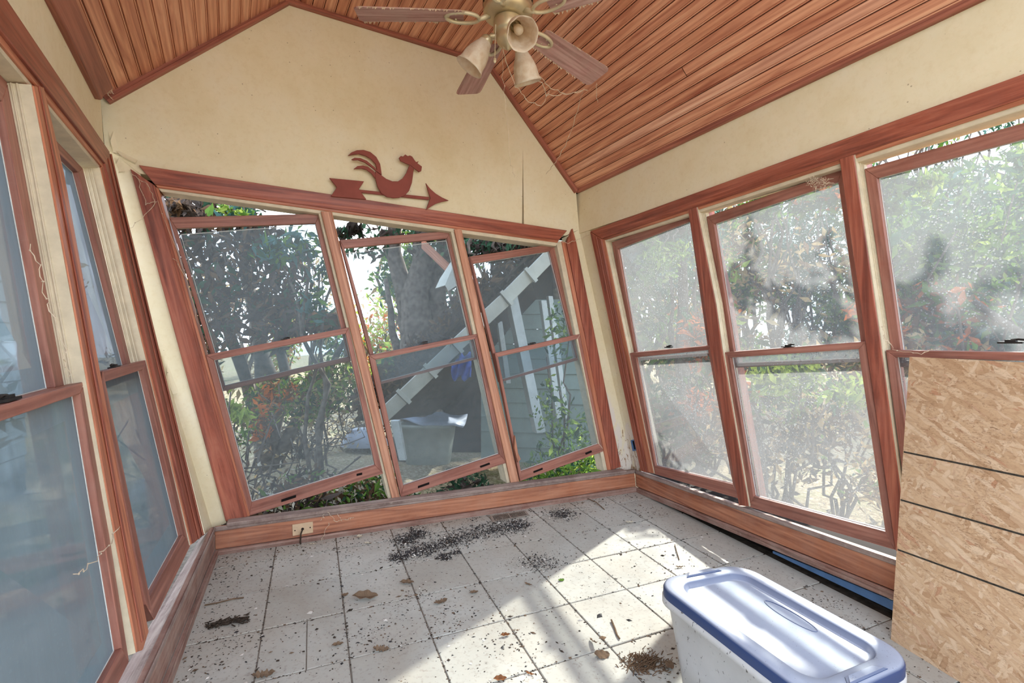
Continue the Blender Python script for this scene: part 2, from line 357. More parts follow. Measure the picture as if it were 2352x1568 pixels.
M['grit'] = flat('black grit', srgb(46, 42, 42), .6, .4, .4, 200)
M['dirt'] = flat('brown dirt specks', srgb(74, 62, 52), .9, .1, .35, 100)
M['dirt2'] = flat('paint flakes', srgb(214, 206, 194), .8, .1)
M['vent'] = flat('dusty floor register metal', srgb(150, 136, 122), .6, .4, .2, 30)
M['blueplastic'] = flat('blue plastic', srgb(84, 118, 158), .5, .4)
def leafmat(name, col, tl=.35):
    m = N(name); a = m.noise(m.coord('Object'), 3, 3); col = tuple(min(.8, x*1.25) for x in col[:3])+(1,); c = m.ramp(a, (.3, tuple(x*.6 for x in col[:3])), (.7, col))
    d = m.n('BsdfDiffuse'); t = m.n('BsdfTranslucent'); m.l(c, d.inputs[0]); m.l(c, t.inputs[0]); ms = m.n('MixShader'); ms.inputs[0].default_value = tl
    m.l(d.outputs[0], ms.inputs[1]); m.l(t.outputs[0], ms.inputs[2]); return m.done(ms.outputs[0])
M['lf_dead'] = leafmat('dead oak leaf', srgb(84, 74, 68), .2); M['lf_dead2'] = leafmat('dead brown leaf', srgb(112, 88, 68), .25)
M['lf_green'] = leafmat('green leaf', srgb(104, 134, 62)); M['lf_green2'] = leafmat('yellow green leaf', srgb(160, 178, 84)); M['lf_dk'] = leafmat('dark evergreen leaf', srgb(64, 92, 70))
M['lf_blue'] = leafmat('blue green leaf', srgb(84, 118, 112)); M['lf_orange'] = leafmat('orange autumn leaf', srgb(196, 112, 62)); M['lf_tan'] = leafmat('tan dry leaf', srgb(176, 152, 112), .3); M['lf_pale'] = leafmat('bleached twig', srgb(206, 196, 176), .2)
M['bark'] = flat('grey brown bark', srgb(124, 112, 102), .95, .05, .35, 14, 0, .6)
M['ground'] = None
def groundmat():
    m = N('leaf litter ground'); oc = m.coord('Object'); a = m.noise(oc, 2.2, 6, .7); b = m.noise(oc, 26, 5, .75)
    c = m.ramp(b, (.32, srgb(104, 90, 70)), (.5, srgb(158, 140, 112)), (.68, srgb(208, 194, 166))); c = m.mix(m.ramp(a, (.5, K), (.7, (.6, .6, .6))), c, srgb(120, 128, 76))
    return m.done(m.bsdf(c, .95, .05, b, .8, .03))
M['ground'] = groundmat()
M['fascia'] = flat('weathered white painted metal', srgb(206, 202, 188), .6, .3, .1, 6)
M['whitepaint'] = flat('weathered white paint', srgb(214, 216, 212), .6, .3, .1, 8)
M['roofdark'] = flat('dark rotten roof boards', srgb(58, 48, 38), .9, .1, .35, 12, 0, .3)
M['roofing'] = flat('grey brown shingles', srgb(70, 62, 54), .95, .05, .3, 25)
M['siding'] = flat('pale green grey siding', srgb(160, 176, 170), .7, .2, .08, 5)
M['bluesiding'] = flat('blue grey siding', srgb(136, 156, 172), .7, .2, .12, 4)
M['canbody'] = flat('grey green trash can plastic', srgb(150, 152, 140), .6, .3, .15, 6)
M['canlid'] = flat('grey plastic sheet', srgb(160, 166, 180), .4, .5, .1, 6)
M['tarp'] = flat('bright blue tarp', srgb(52, 92, 190), .5, .4, .2, 6)

# ------------------------------------------------------------------ room planes (solved from the floor tiles and roof lines)
_n = np.cross(ray(3675, 788), ray(716, 749)); _n = _n if _n[2] > 0 else -_n
FL = Plane((0, 0, 0), _n)
_a = FL.px(504, 1275); _b = FL.px(1461.5, 1130); U = nz(_b-_a)
_nb = nz(np.cross(UP, U)); _nb = _nb if _nb[1] < 0 else -_nb
PBa = Plane(_a, _nb).sh(-.015); PBlow = PBa.sh(-.075)
UL = nz(FL.px(502, 1275)-FL.px(397, 1568)); UR = nz(FL.px(1462, 1130)-FL.px(2044, 1424))
U2 = nz([(3290-1176)/F, 1, -40/F]); D2 = nz([(523-1176)/F, 1, -42/F])
_mid = (PBlow.px(240, 335)+PBlow.px(1330, 527))/2
_n2 = nz(np.cross(UP, U2)); _n2 = _n2 if _n2[1] < 0 else -_n2
PBu = Plane(_mid, _n2)                                     # upper back wall, twisted a little against the floor
c0, r0 = PBu.px(240, 335), PBu.px(1330, 527)               # where the walls break
c1, r1 = PBlow.px(488, 1213), PBlow.px(1455, 1083)
_nlu = nz(np.cross(UP, D2)); PLu = Plane(c0, _nlu if _nlu[0] > 0 else -_nlu); PRu = Plane(r0, -_nlu if _nlu[0] > 0 else _nlu)
LW = 3.0
BACK = Patch(c0, r0, r1, c1, np.array([.3, -1, 0]))
DL = nz(PLu.px(16.6, 0)-c0); DR = nz(PRu.px(2352, 164)-r0)
LEFT = Patch(c0, c0+DL*LW, c1-UL*LW, c1, np.array([1., 0, 0]))
RIGHT = Patch(r0, r0+DR*LW, r1-UR*LW, r1, np.array([-1., 0, 0]))
_nl = nz(np.cross(UP, UL)); PLa = Plane(FL.px(502, 1275), _nl if _nl[0] > 0 else -_nl).sh(-.015)
_nr = nz(np.cross(UP, UR)); PRa = Plane(FL.px(2044, 1424), _nr if _nr[0] < 0 else -_nr).sh(-.015)
ROOMF = nz(-_nb)                                            # towards the back wall

# ------------------------------------------------------------------ floor: slab and single tiles
HM = np.array([[211.529345, -95.4842556, 956.469676], [45.375644, -99.8924255, 1369.51391], [.0575632106, -.133293218, 1]])
def TG(i, j):
    q = HM@[0, 0, 1.]; o = FL.px(q[0]/q[2], q[1]/q[2])
    q = HM@[1, 0, 1.]; e1 = FL.px(q[0]/q[2], q[1]/q[2])-o; q = HM@[0, -1, 1.]; e2 = o-FL.px(q[0]/q[2], q[1]/q[2])
    return o+e1*i+e2*j
mb = MB(); q = [TG(-5.2, -3.4), TG(6.0, -3.4), TG(6.0, 8), TG(-5.2, 8)]
mb.hexa([p-FL.n*.004 for p in q], [p-FL.n*.12 for p in q])
floor = build('floor', mb, M['grout']); tag(floor, 'grey beige square tiled floor strewn with dirt and dead leaves', kind='structure')
g = .0028; tm = {}
for i in range(-5, 6):
    for j in range(-4, 8):
        for part in ((0, .53), (.53, 1)) if (i, j) == (-2, 0) else ((0, 1),):
            A = [TG(i+part[0], j), TG(i+part[1], j), TG(i+part[1], j+1), TG(i+part[0], j+1)]
            ctr = sum(A)/4
            if (ctr-PBa.p)@PBa.n < -.06 or (ctr-PLa.p)@PLa.n < -.02 or (ctr-PRa.p)@PRa.n < .01: continue
            A = [p-nz(p-ctr)*g*1.4 for p in A]; dz = random.uniform(-.0012, .0012)
            top = [p+FL.n*dz for p in A]; ch = [p-nz(p-ctr)*.003 for p in top]; mb = MB(); lo = [p-FL.n*.0035 for p in A]
            mb.face([c+FL.n*0 for c in ch], nz(TG(1, 0)-TG(0, 0)))
            for k in range(4):
                l = (k+1) % 4; mb.face([top[k]-FL.n*.002, top[l]-FL.n*.002, ch[l], ch[k]], nz(TG(1, 0)-TG(0, 0))); mb.face([lo[k]-FL.n*.001, lo[l]-FL.n*.001, top[l]-FL.n*.002, top[k]-FL.n*.002], nz(TG(1, 0)-TG(0, 0)))
            build('floor_tile', mb, M['tile'], floor)

# ------------------------------------------------------------------ walls
def slab(mb, P, q, th, o=0.):
    f = pts(P, q, o); mb.hexa(f, [p-P.nrm(p)*th for p in f], UP)
mb = MB()
crk_t, crk_b = (1201, 340), (1199, 514)
f = pts(PBu, [(231, 226), (662, 2), (1119, 144), (1201, 262), crk_t, crk_b, (1100, 524), (700, 466), (320, 398), (240, 335)])
mb.hexa(f, [p-PBu.n*.1 for p in f], UP)
f = pts(PBu, [crk_t, (1201, 262), (1323, 440), (1330, 527), (1300, 541), (1204.5, 530), (1203.5, 514)]); mb.hexa(f, [p-PBu.n*.1 for p in f], UP)
wall_back = build('wall_back', mb, M['wall']); tag(wall_back, 'cream papered gable wall above the back windows with a vertical crack', kind='structure')
mb = MB(); slab(mb, BACK, [(240, 335), (322, 398), (520, 1200), (488, 1216)], .08); build('corner_strip', mb, M['wall'], wall_back)
mb = MB(); slab(mb, BACK, [(1304, 541), (1330, 527), (1456, 1086), (1414, 1082)], .08); build('corner_strip', mb, M['wallpeel'], wall_back)['label'] = 'peeling paint strip'
mb = MB(); f = [PBu.px(x, y, -.11) for x, y in ((150, 200), (662, -40), (1119, 100), (1380, 430), (1380, 560), (150, 420))]; mb.hexa(f, [p-PBu.n*.03 for p in f], UP)
build('sheathing', mb, M['dark'], wall_back)
# torn paper folds at the left corner
mb = MB()
for (x0, y0), (x1, y1), hgt in (((253, 348), (312, 376), .016), ((248, 300), (262, 352), .012), ((262, 360), (275, 396), .012), ((372, 835), (398, 905), .011), ((388, 905), (416, 985), .012), ((405, 1005), (440, 1090), .010), ((440, 1160), (476, 1196), .008)):
    A = BACK.px(x0, y0); B = BACK.px(x1, y1); S = nz(np.cross(B-A, BACK.nrm(A)))*.022; nn = BACK.nrm((A+B)/2)
    mb.face([A-S, B-S, B+nn*hgt, (A+B)/2+nn*hgt*1.2], UP); mb.face([A, (A+B)/2+nn*hgt*1.2, B+nn*hgt, B+S*.3], UP)
build('torn_paper_fold', mb, M['wall'], wall_back)
def upper_wall(name, P, q, lab):
    mb = MB(); slab(mb, P, q, .1); o = build(name, mb, M['wall']); return tag(o, lab, kind='structure')
eL = PLu.px(231, 226); eLn = eL+D2*-3.1
hL = PLu.px(252, 352); hLn = hL+DL*3.1
wall_left = upper_wall('wall_left', PLu, [c0+UP*-.03, eL, eLn, hLn+UP*-.05], 'cream papered wall strip above the left windows, under the eave')
eR = PRu.px(1323, 440); eRn = eR+D2*-3.1
hR = r0; hRn = r0+DR*3.1
wall_right = upper_wall('wall_right', PRu, [r0+UP*-.03, eR, eRn, hRn+UP*-.05], 'cream papered wall strip above the right windows, under the eave')
def along_quad(S, a_top, a_bot, da, db, o=0.):
    t0 = S.px(*a_top, o) if len(a_top) == 2 else a_top; b0 = S.px(*a_bot, o) if len(a_bot) == 2 else a_bot
    return [S.along(t0, da), S.along(t0, db), S.along(b0, db), S.along(b0, da)]
mb = MB(); slab(mb, LEFT, [(240, 335), (256, 356), (470, 1226), (488, 1213)], .08); build('corner_strip', mb, M['wall'], wall_left)
mb = MB(); slab(mb, RIGHT, [(1330, 527), (1358, 530), (1474, 1084), (1455, 1083)], .08); build('corner_strip', mb, M['wallpeel'], wall_right)['label'] = 'peeling paint strip'

# ------------------------------------------------------------------ ceiling: boarded slopes and flat, each board its own piece
pkL, pkR = PBu.px(662, 2), PBu.px(1119, 144)
ceil_root = empty('ceiling', (pkL+pkR)/2, 'red brown beadboard ceiling with two slopes and a flat middle', kind='structure')
BL = 3.2                                                     # boards run this far from the back wall
def boards(A, B, n, mats, inside):
    """A,B ends of the section line on the back wall; boards run along -D2"""
    e = nz(B-A); W = np.linalg.norm(B-A); nrm = nz(np.cross(e, D2)); nrm = nrm if nrm@inside > 0 else -nrm
    wd = W/n
    for k in range(n):
        cuts = [0, BL]
        if random.random() < .3: cuts = [0, random.uniform(.8, 2.2), BL]
        for a, b in zip(cuts[:-1], cuts[1:]):
            mb = MB(); prof = [(0, -.006), (.002, 0), (wd-.0125, 0), (wd-.0118, -.004), (wd-.0098, -.004), (wd-.0088, -.0004), (wd-.0042, -.0004), (wd-.0022, -.006)]
            dep = random.uniform(-.0006, .0006)
            P0 = [A+e*(k*wd+x)+nrm*(z+dep)-D2*(a+.001) for x, z in prof]; P1 = [p-D2*(b-a-.003) for p in P0]
            for i in range(len(prof)-1): mb.face([P0[i], P0[i+1], P1[i+1], P1[i]], D2)
            o = build('ceiling_plank', mb, random.choice(mats), ceil_root)
            if mb.v:
                me = o.data
                if me.polygons[1].normal@Vector(nrm) < 0: me.flip_normals()
    A, B = A-e*.05, B+e*.05; mb = MB(); q = [A-nrm*.007+D2*.35, B-nrm*.007+D2*.35, B-nrm*.007-D2*BL, A-nrm*.007-D2*BL]; mb.hexa(q, [p-nrm*.12 for p in q]); build('deck', mb, M['dark'], ceil_root)
down = np.array([0, 0, -1.])
Lc, Rc = PBu.px(245, 222), PBu.px(1323, 436)
boards(Lc, pkL, 17, [M['plank'], M['plank'], M['plank3']], down+U2)
boards(pkL, pkR, 20, [M['plank'], M['plank'], M['plank3']], down)
boards(pkR, Rc, 19, [M['plank'], M['plank'], M['plank2'], M['plank3']], down-U2)
# eaves outside so that the roof stops the sun where the real one does
for A, e in ((Lc, nz(Lc-pkL)), (Rc, nz(Rc-pkR))):
    mb = MB(); q = [A+D2*.35, A+e*.22+D2*.35, A+e*.22-D2*BL, A-D2*BL]; mb.hexa([p+UP*.02 for p in q], [p+UP*.14 for p in q]); build('eave', mb, M['dark'], ceil_root)
# trim round the ceiling
def strip3(name, A, B, wv, dv, mat, lab, nmb):
    mb = MB(); mb.hexa([A, B, B+wv, A+wv], [A+dv, B+dv, B+wv+dv, A+wv+dv], B-A); w2 = nz(wv)*.008; mb.hexa([A-w2-dv*.25, B-w2-dv*.25, B+w2-dv*.25, A+w2-dv*.25], [A-w2+dv, B-w2+dv, B+w2+dv, A+w2+dv], B-A)
    return tag(build(name, mb, mat, bevel=.002), lab, kind='structure')
def gab(a, b, th, lab, i):
    A, B = PBu.px(*a, .022), PBu.px(*b, .022); e = nz(B-A); w_ = np.cross(e, PBu.n); w_ = w_ if w_[2] > 0 else -w_
    strip3('trim_%d' % i, A, B, w_*th, -PBu.n*.022, M['crown'], lab, i)
gab((247, 233), (662, 5), .062, 'red brown trim board on the left slope of the gable', 1)
gab((655, 1), (1119, 145), .045, 'red brown trim board under the flat ceiling on the gable', 2)
gab((1117, 142), (1324, 441), .045, 'red brown trim board on the right slope of the gable', 3)
nle = PLu.n; A = PLu.px(231, 227, .02); strip3('trim_4', A, A-D2*3, nz(UP*.8+nle*.6)*.075, -nle*.02, M['crown'], 'red brown eave trim along the top of the left wall', 4)
nre = PRu.n; A = PRu.px(1324, 441, .02); strip3('trim_5', A, A-D2*3, nz(UP*.9+nre*.45)*.05, -nre*.02, M['crown'], 'red brown eave trim along the top of the right wall', 5)

# ------------------------------------------------------------------ casings and posts
CO, LO, UO = .02, .004, -.036                                 # casing, lower sash and upper sash faces, measured from the wall face
TH = .034
trim_no = [5]
def trim(S, q, mat, lab, o=CO, th=.035, bead=None, L=None):
    trim_no[0] += 1; mb = MB(); f = prism(mb, S, q, o, th, L)
    if bead:
        for s0, s1 in bead:                                   # raised bead lines along the long side
            a = [f[0]+(f[1]-f[0])*s0, f[0]+(f[1]-f[0])*s1, f[3]+(f[2]-f[3])*s1, f[3]+(f[2]-f[3])*s0]; mb.hexa([p+S.nrm(p)*.005 for p in a], a, f[3]-f[0])
    o_ = build('trim_%d' % trim_no[0], mb, mat, bevel=.0025); return tag(o_, lab, kind='structure')
hb = PBu if False else BACK
# back wall
trim(BACK, [(318, 378.5), (1303, 529), (1284, 551.5), (355, 423)], M['casing'], 'head casing over the back windows, its mitres pulled open', L=U)
trim(BACK, [(355, 423), (1284, 551.5), (1281, 557), (362, 431)], M['stop'], 'thin bright stop under the back head casing', .012, .03, L=U)
trim(BACK, [(362, 431), (1281, 557), (1277, 565), (370, 440)], M['liner'], 'cream head jamb liner over the back windows', .004, .10, L=U)
trim(BACK, [(299, 387), (356, 426), (568.5, 1186), (518.5, 1198)], M['casing'], 'wide side casing left of the back windows, top mitre open', bead=((.86, .92),))
trim(BACK, [(356, 428), (364, 432), (574, 1185), (567, 1187)], M['stop'], 'bright narrow stop beside the left back casing', .012, .13)
trim(BACK, [(1315.6, 524), (1324, 555), (1427, 1072), (1405, 1079), (1302, 557)], M['casing'], 'side casing right of the back windows with pointed split mitre', L=UP)
trim(BACK, [(1290, 553), (1300, 557), (1405, 1079), (1396, 1081)], M['stop'], 'bright stop beside the right back casing', .012, .03)
trim(BACK, [(1278, 556), (1290, 554), (1396, 1081), (1388, 1083)], M['liner'], 'cream jamb liner at the right end of the back windows', .004, .10)
trim(BACK, [(737, 485), (762.5, 485), (919, 1143), (901, 1147)], M['rawpost'], 'mullion post between the first and second back window', .014, .15, bead=((.0, .1), (.86, .95)))
trim(BACK, [(1043, 526), (1060, 525), (1193, 1106.5), (1173, 1108.5)], M['rawpost'], 'splintered mullion post between the second and third back window', .014, .15, bead=((.0, .12), (.86, .95)))
trim(BACK, [(731, 488), (737, 486), (901, 1147), (893, 1148)], M['liner'], 'cream jamb liner on the first back mullion post', .0, .12)
trim(BACK, [(1035, 528), (1043, 526), (1173, 1108.5), (1165, 1110)], M['liner'], 'cream jamb liner on the second back mullion post', .0, .12)
# splinter on the second post
mb = MB(); f = pts(BACK, [(1183, 1000), (1190, 1040), (1196, 1054), (1190, 1062), (1182, 1030)], .03); mb.hexa(f, [p-BACK.nrm(p)*.02 for p in f], UP); tag(build('wood_splinter', mb, M['rawpost']), 'raw splinter peeling off the second back mullion post', 'splinter')
def liner(S, edge, o, lab, depth=.085, drop=.004, t=.004):
    E_ = [S.px(*p, o) for p in edge]; A_ = [S.along(p, t) for p in E_]; trim_no[0] += 1; mb = MB()
    for i in range(len(E_)-1):
        f = [A_[i], E_[i], E_[i+1], A_[i+1]]; ns = [S.nrm(p) for p in f]; mb.hexa([p-n*drop for p, n in zip(f, ns)], [p-n*(drop+depth) for p, n in zip(f, ns)], E_[i+1]-E_[i])
        g_ = [S.along(p, t*1.9) for p in (E_[i], E_[i+1])]; n0, n1 = ns[0], ns[3]
        for d0, d1 in ((.030, .034), (.043, .046), (.055, .060)):
            q = [g_[0]-n0*d0, A_[i]-n0*d0, A_[i+1]-n1*d0, g_[1]-n1*d0]; mb.hexa(q, [q[0]-n0*(d1-d0), q[1]-n0*(d1-d0), q[2]-n1*(d1-d0), q[3]-n1*(d1-d0)], E_[i+1]-E_[i])
    return tag(build('trim_%d' % trim_no[0], mb, M['liner']), lab, kind='structure')
# left wall
def ext(S, q, d, o):
    p = S.px(*q, o); return S.along(p, d)
lt, lb = (252.5, 349.5), (246, 381)
trim(LEFT, [ext(LEFT, (16.6, 0), 1.6, CO), lt, lb, ext(LEFT, (0, 66), 1.6, CO)], M['casing'], 'head casing over the left windows', L=DL)
trim(LEFT, [ext(LEFT, (0, 66), 1.6, .012), (246, 381), (243, 392), ext(LEFT, (0, 96), 1.6, .012)], M['stop'], 'stop moulding under the left head casing', .012, .03, L=DL)
trim(LEFT, [ext(LEFT, (0, 96), 1.6, .004), (243, 392), (240, 402), ext(LEFT, (0, 110), 1.6, .004)], M['liner'], 'cream head jamb liner over the left windows', .004, .1, L=DL)
trim(LEFT, [(241, 372), (254, 352), (467, 1228), (447, 1246)], M['casing'], 'side casing at the back corner of the left windows', bead=((.4, .48), (.85, .98)))
trim(LEFT, [(232, 385), (242, 376), (448, 1245), (440, 1250)], M['stop'], 'bright stop at the back corner of the left windows', .012, .03)
liner(LEFT, [(232, 385), (440, 1250)], .012, 'cream ribbed jamb liner at the back end of the left windows')
trim(LEFT, [(77, 196), (101, 200), (148, 400), (220.7, 800), (284.5, 1150), (342, 1450), (329, 1492), (316, 1496), (251, 1150), (189, 800), (116, 400)], M['stop'], 'orange brown mullion post between the two left windows', .016, .14, L=UP)
mb = MB(); trim(LEFT, [(90, 196), (94, 198), (138, 400), (212, 800), (275, 1150), (332, 1470), (327, 1475), (269, 1150), (206, 800), (132, 400)], M['casing'], 'dark groove strip on the left mullion post', .019, .004, L=UP)
liner(LEFT, [(77, 196), (116, 400), (189, 800), (251, 1150), (316, 1496)], .016, 'cream ribbed jamb liner on the left mullion post')
# right wall
trim(RIGHT, [(1354.8, 531), ext(RIGHT, (2352, 163.5), .5, CO), ext(RIGHT, (2352, 219), .5, CO), (1382, 548)], M['casing'], 'head casing over the right windows', L=DR)
trim(RIGHT, [(1382, 548), ext(RIGHT, (2352, 219), .5, .012), ext(RIGHT, (2352, 231), .5, .012), (1384, 553)], M['stop'], 'stop moulding under the right head casing', .012, .03, L=DR)
trim(RIGHT, [(1384, 553), ext(RIGHT, (2352, 231), .5, .004), ext(RIGHT, (2352, 246), .5, .004), (1386, 558)], M['liner'], 'cream head jamb liner over the right windows', .004, .10, L=DR)
trim(RIGHT, [(1354.8, 532.5), (1382, 549), (1487, 1085), (1471, 1081)], M['casing'], 'side casing at the back corner of the right windows', bead=((.5, .6), (.88, .98)))
trim(RIGHT, [(1382, 549), (1388, 549), (1501, 1087), (1487, 1085)], M['stop'], 'bright stop at the back corner of the right windows', .012, .03)
liner(RIGHT, [(1388, 549), (1501, 1087)], .012, 'cream ribbed jamb liner at the back end of the right windows')
trim(RIGHT, [(1579, 479), (1599, 473), (1644, 700), (1658, 800), (1719, 1163), (1697, 1160), (1630, 800), (1617, 700)], M['casing'], 'mullion post between the first and second right window', .016, .15, L=UP)
trim(RIGHT, [(1927, 361), (1960, 351), (2017, 750), (2088, 1275), (2057, 1266), (1987, 784)], M['casing'], 'mullion post between the second and third right window', .016, .15, L=UP)
liner(RIGHT, [(1599, 473), (1644, 700), (1658, 800), (1719, 1163)], .016, 'cream ribbed jamb liner on the first right mullion post')
liner(RIGHT, [(1960, 351), (2017, 750), (2088, 1275)], .016, 'cream ribbed jamb liner on the second right mullion post')

# ------------------------------------------------------------------ windows: each a double hung unit, sashes still square in racked openings
def sash(win, S, name, O, I, o, glass, wmat=None, drop=None, th=TH):
    mb = MB(); fo, fi = frame(mb, S, O, I, o, th)
    s = build(name, mb, wmat or M['sash'], win, bevel=.002)
    fi2 = fi
    if drop: fi2 = [S.px(*p, o) for p in drop]
    p = build('pane', pane_mb(S, fi2, th*.55), glass, s)
    mb = MB(); c = sum(fi2)/4
    for i in range(4):                                        # pale bead of putty along the glass
        a, b = fi2[i], fi2[(i+1) % 4]; d = .0035
        a2, b2 = a+nz(c-a)*d, b+nz(c-b)*d; nA = S.nrm(a)*th*.50; mb.hexa([a-nA, b-nA, b2-nA, a2-nA], [a-nA*1.15, b-nA*1.15, b2-nA*1.15, a2-nA*1.15])
    build('putty', mb, M['putty'], s); return s
def pull(s, S, q, o):
    mb = MB(); prism(mb, S, q, o+.0015, .004); build('finger_pull', mb, M['dark'], s)
def lock(s, S, x, y, o, k=1.):
    p = S.px(x, y, o); n_ = S.nrm(p); a = nz(S.along(p, 1)-p); mb = MB(); upv = nz(np.cross(a, n_)); upv = upv if upv[2] > 0 else -upv
    def bx(c, la, lu, ln): 
        q_ = [c+a*la*i+upv*lu*j+n_*ln for i, j in ((-1, -1), (1, -1), (1, 1), (-1, 1))]; mb.hexa(q_, [v-n_*ln*2 for v in q_], a)
    c = p-n_*.015; bx(c+upv*.003, .032*k, .003, .012); bx(c+upv*.009, .014*k, .004, .008); mb.tube([c+upv*.012, c+upv*.014+a*.02*k, c+upv*.012+a*.035*k], .004, 6)
    build('sash_lock', mb, M['metal_dark'], s)
def window(n, S, lab, p):
    return empty('window_%d' % n, S.px(*p), lab, kind='structure')
GB, GL, GR = M['glass_back'], M['glass_left'], M['glass_right']
# back 1-3
w1 = window(1, BACK, 'first back window from the left, upper glass dropped, sash tilted up off the sill', (640, 800))
s = sash(w1, BACK, 'upper_sash', [(388, 499), (735, 490.5), (815, 826), (510, 899)], [(405, 524), (724.7, 512.6), (800, 819), (516, 886)], UO, GB, drop=[(413, 537), (725, 514), (800, 819), (516, 886)])
s = sash(w1, BACK, 'lower_sash', [(472, 815), (801, 751.5), (880, 1087.5), (572, 1185)], [(491, 827), (794, 766), (861, 1067.6), (578, 1153.7)], LO, GB); lock(s, BACK, 655, 781, LO, .7)
pull(s, BACK, [(646, 1147), (680, 1136), (680, 1142), (646, 1153)], LO); pull(s, BACK, [(819, 1088), (832, 1085), (832, 1090), (819, 1093)], LO)
w2 = window(2, BACK, 'second back window from the left, sash tilted up off the sill', (950, 800))
s = sash(w2, BACK, 'upper_sash', [(780, 551), (1035, 530), (1106, 822), (868, 884)], [(791, 570), (1026.8, 547), (1092, 820), (876, 876)], UO, GB, drop=[(794, 581), (1027, 551), (1092, 820), (876, 876)])
s = sash(w2, BACK, 'lower_sash', [(847, 816), (1100, 765.5), (1164, 1062.5), (921, 1142)], [(862.5, 826), (1090.7, 778), (1147, 1042.4), (926.4, 1115)], LO, GB); lock(s, BACK, 975, 789, LO, .7)
pull(s, BACK, [(960, 1116), (986, 1107), (986, 1112), (960, 1121)], LO); pull(s, BACK, [(1102, 1070), (1124, 1062), (1126, 1066), (1104, 1074)], LO)
w3 = window(3, BACK, 'third back window from the left, sash tilted up off the sill', (1220, 800))
s = sash(w3, BACK, 'upper_sash', [(1078.4, 589), (1275.5, 559.5), (1345, 822), (1148, 878)], [(1087, 605), (1263, 576.6), (1325, 821), (1155, 871)], UO, GB)
s = sash(w3, BACK, 'lower_sash', [(1136.6, 811), (1333, 766), (1389, 1035.5), (1195, 1105)], [(1144, 819.5), (1327, 778), (1376, 1019), (1196.8, 1082.6)], LO, GB); lock(s, BACK, 1224, 791, LO, .9)
pull(s, BACK, [(1225, 1082), (1246, 1074), (1247, 1078), (1226, 1086)], LO); pull(s, BACK, [(1344, 1040), (1358, 1034), (1360, 1038), (1346, 1044)], LO)
# left near (4) and left far (5)
def eL_(p, o, d=.82): return ext(LEFT, p, d, o)
w4 = window(4, LEFT, 'near left window with frosted dusty panes, cut off at the picture edge', (100, 900))
s = sash(w4, LEFT, 'upper_sash', [eL_((18, 190), UO), (18, 190), (152, 905), eL_((152, 905), UO)], [eL_((5, 232), UO, .77), (5, 232), (127, 889), eL_((127, 889), UO, .77)], UO, GL)
s = sash(w4, LEFT, 'lower_sash', [eL_((196, 875), LO), (196, 875), (297, 1519), eL_((297, 1519), LO)], [eL_((184, 904), LO, .77), (184, 904), (280, 1488), eL_((280, 1488), LO, .77)], LO, GL); lock(s, LEFT, 40, 918, LO)
w5 = window(5, LEFT, 'far left window with frosted dusty panes, beside the back corner', (290, 900))
s = sash(w5, LEFT, 'upper_sash', [eL_((190, 386), UO, .62), (190, 386), (309, 868), eL_((309, 868), UO, .62)], [eL_((180, 395), UO, .57), (180, 395), (297, 852), eL_((297, 852), UO, .57)], UO, GL)
s = sash(w5, LEFT, 'lower_sash', [eL_((336, 826), LO, .62), (336, 826), (440, 1248), eL_((440, 1248), LO, .62)], [eL_((329, 848), LO, .57), (329, 848), (420, 1228), eL_((420, 1228), LO, .57)], LO, GL); lock(s, LEFT, 275, 843, LO)
# right 1-3 (6,7,8)
w6 = window(6, RIGHT, 'first right window from the back corner, speckled with sunlit dust', (1540, 800))
s = sash(w6, RIGHT, 'upper_sash', [(1405, 556), (1590, 490), (1638, 817), (1452, 829)], [(1419, 572), (1584, 508), (1627, 811), (1463, 823)], UO, GR)
s = sash(w6, RIGHT, 'lower_sash', [(1446, 811), (1636, 793), (1700, 1146), (1502, 1088)], [(1460, 820.5), (1626, 803.5), (1683, 1112.5), (1505, 1070)], LO, GR); lock(s, RIGHT, 1532, 799, LO, .8)
w7 = window(7, RIGHT, 'second right window from the back corner, thick with sunlit dust', (1800, 800))
s = sash(w7, RIGHT, 'upper_sash', [(1622.5, 497.5), (1934, 389), (1996, 830), (1674, 845)], [(1640, 514), (1925, 417), (1982, 822), (1690, 834)], UO, GR)
s = sash(w7, RIGHT, 'lower_sash', [(1662, 809.5), (1988, 784), (2056, 1263), (1720, 1164)], [(1677, 821), (1971, 801.5), (2033, 1220.7), (1731, 1140)], LO, GR); lock(s, RIGHT, 1806, 798, LO, .9)
w8 = window(8, RIGHT, 'third right window from the back corner, half hidden by the board', (2200, 700))
def eR_(p, o, d=.82): return ext(RIGHT, p, d, o)
s = sash(w8, RIGHT, 'upper_sash', [(1985, 388), eR_((1985, 388), UO, .74), eR_((2052, 842), UO, .74), (2052, 842)], [(2014, 408.5), eR_((2014, 408.5), UO, .64), eR_((2073, 828), UO, .64), (2073, 828)], UO, GR)
s = sash(w8, RIGHT, 'lower_sash', [(2034, 804), eR_((2034, 804), LO, .74), eR_((2100, 1290), LO, .74), (2100, 1290)], [(2056, 820), eR_((2056, 820), LO, .64), eR_((2120, 1262), LO, .64), (2120, 1262)], LO, GR); lock(s, RIGHT, 2318, 789, LO)

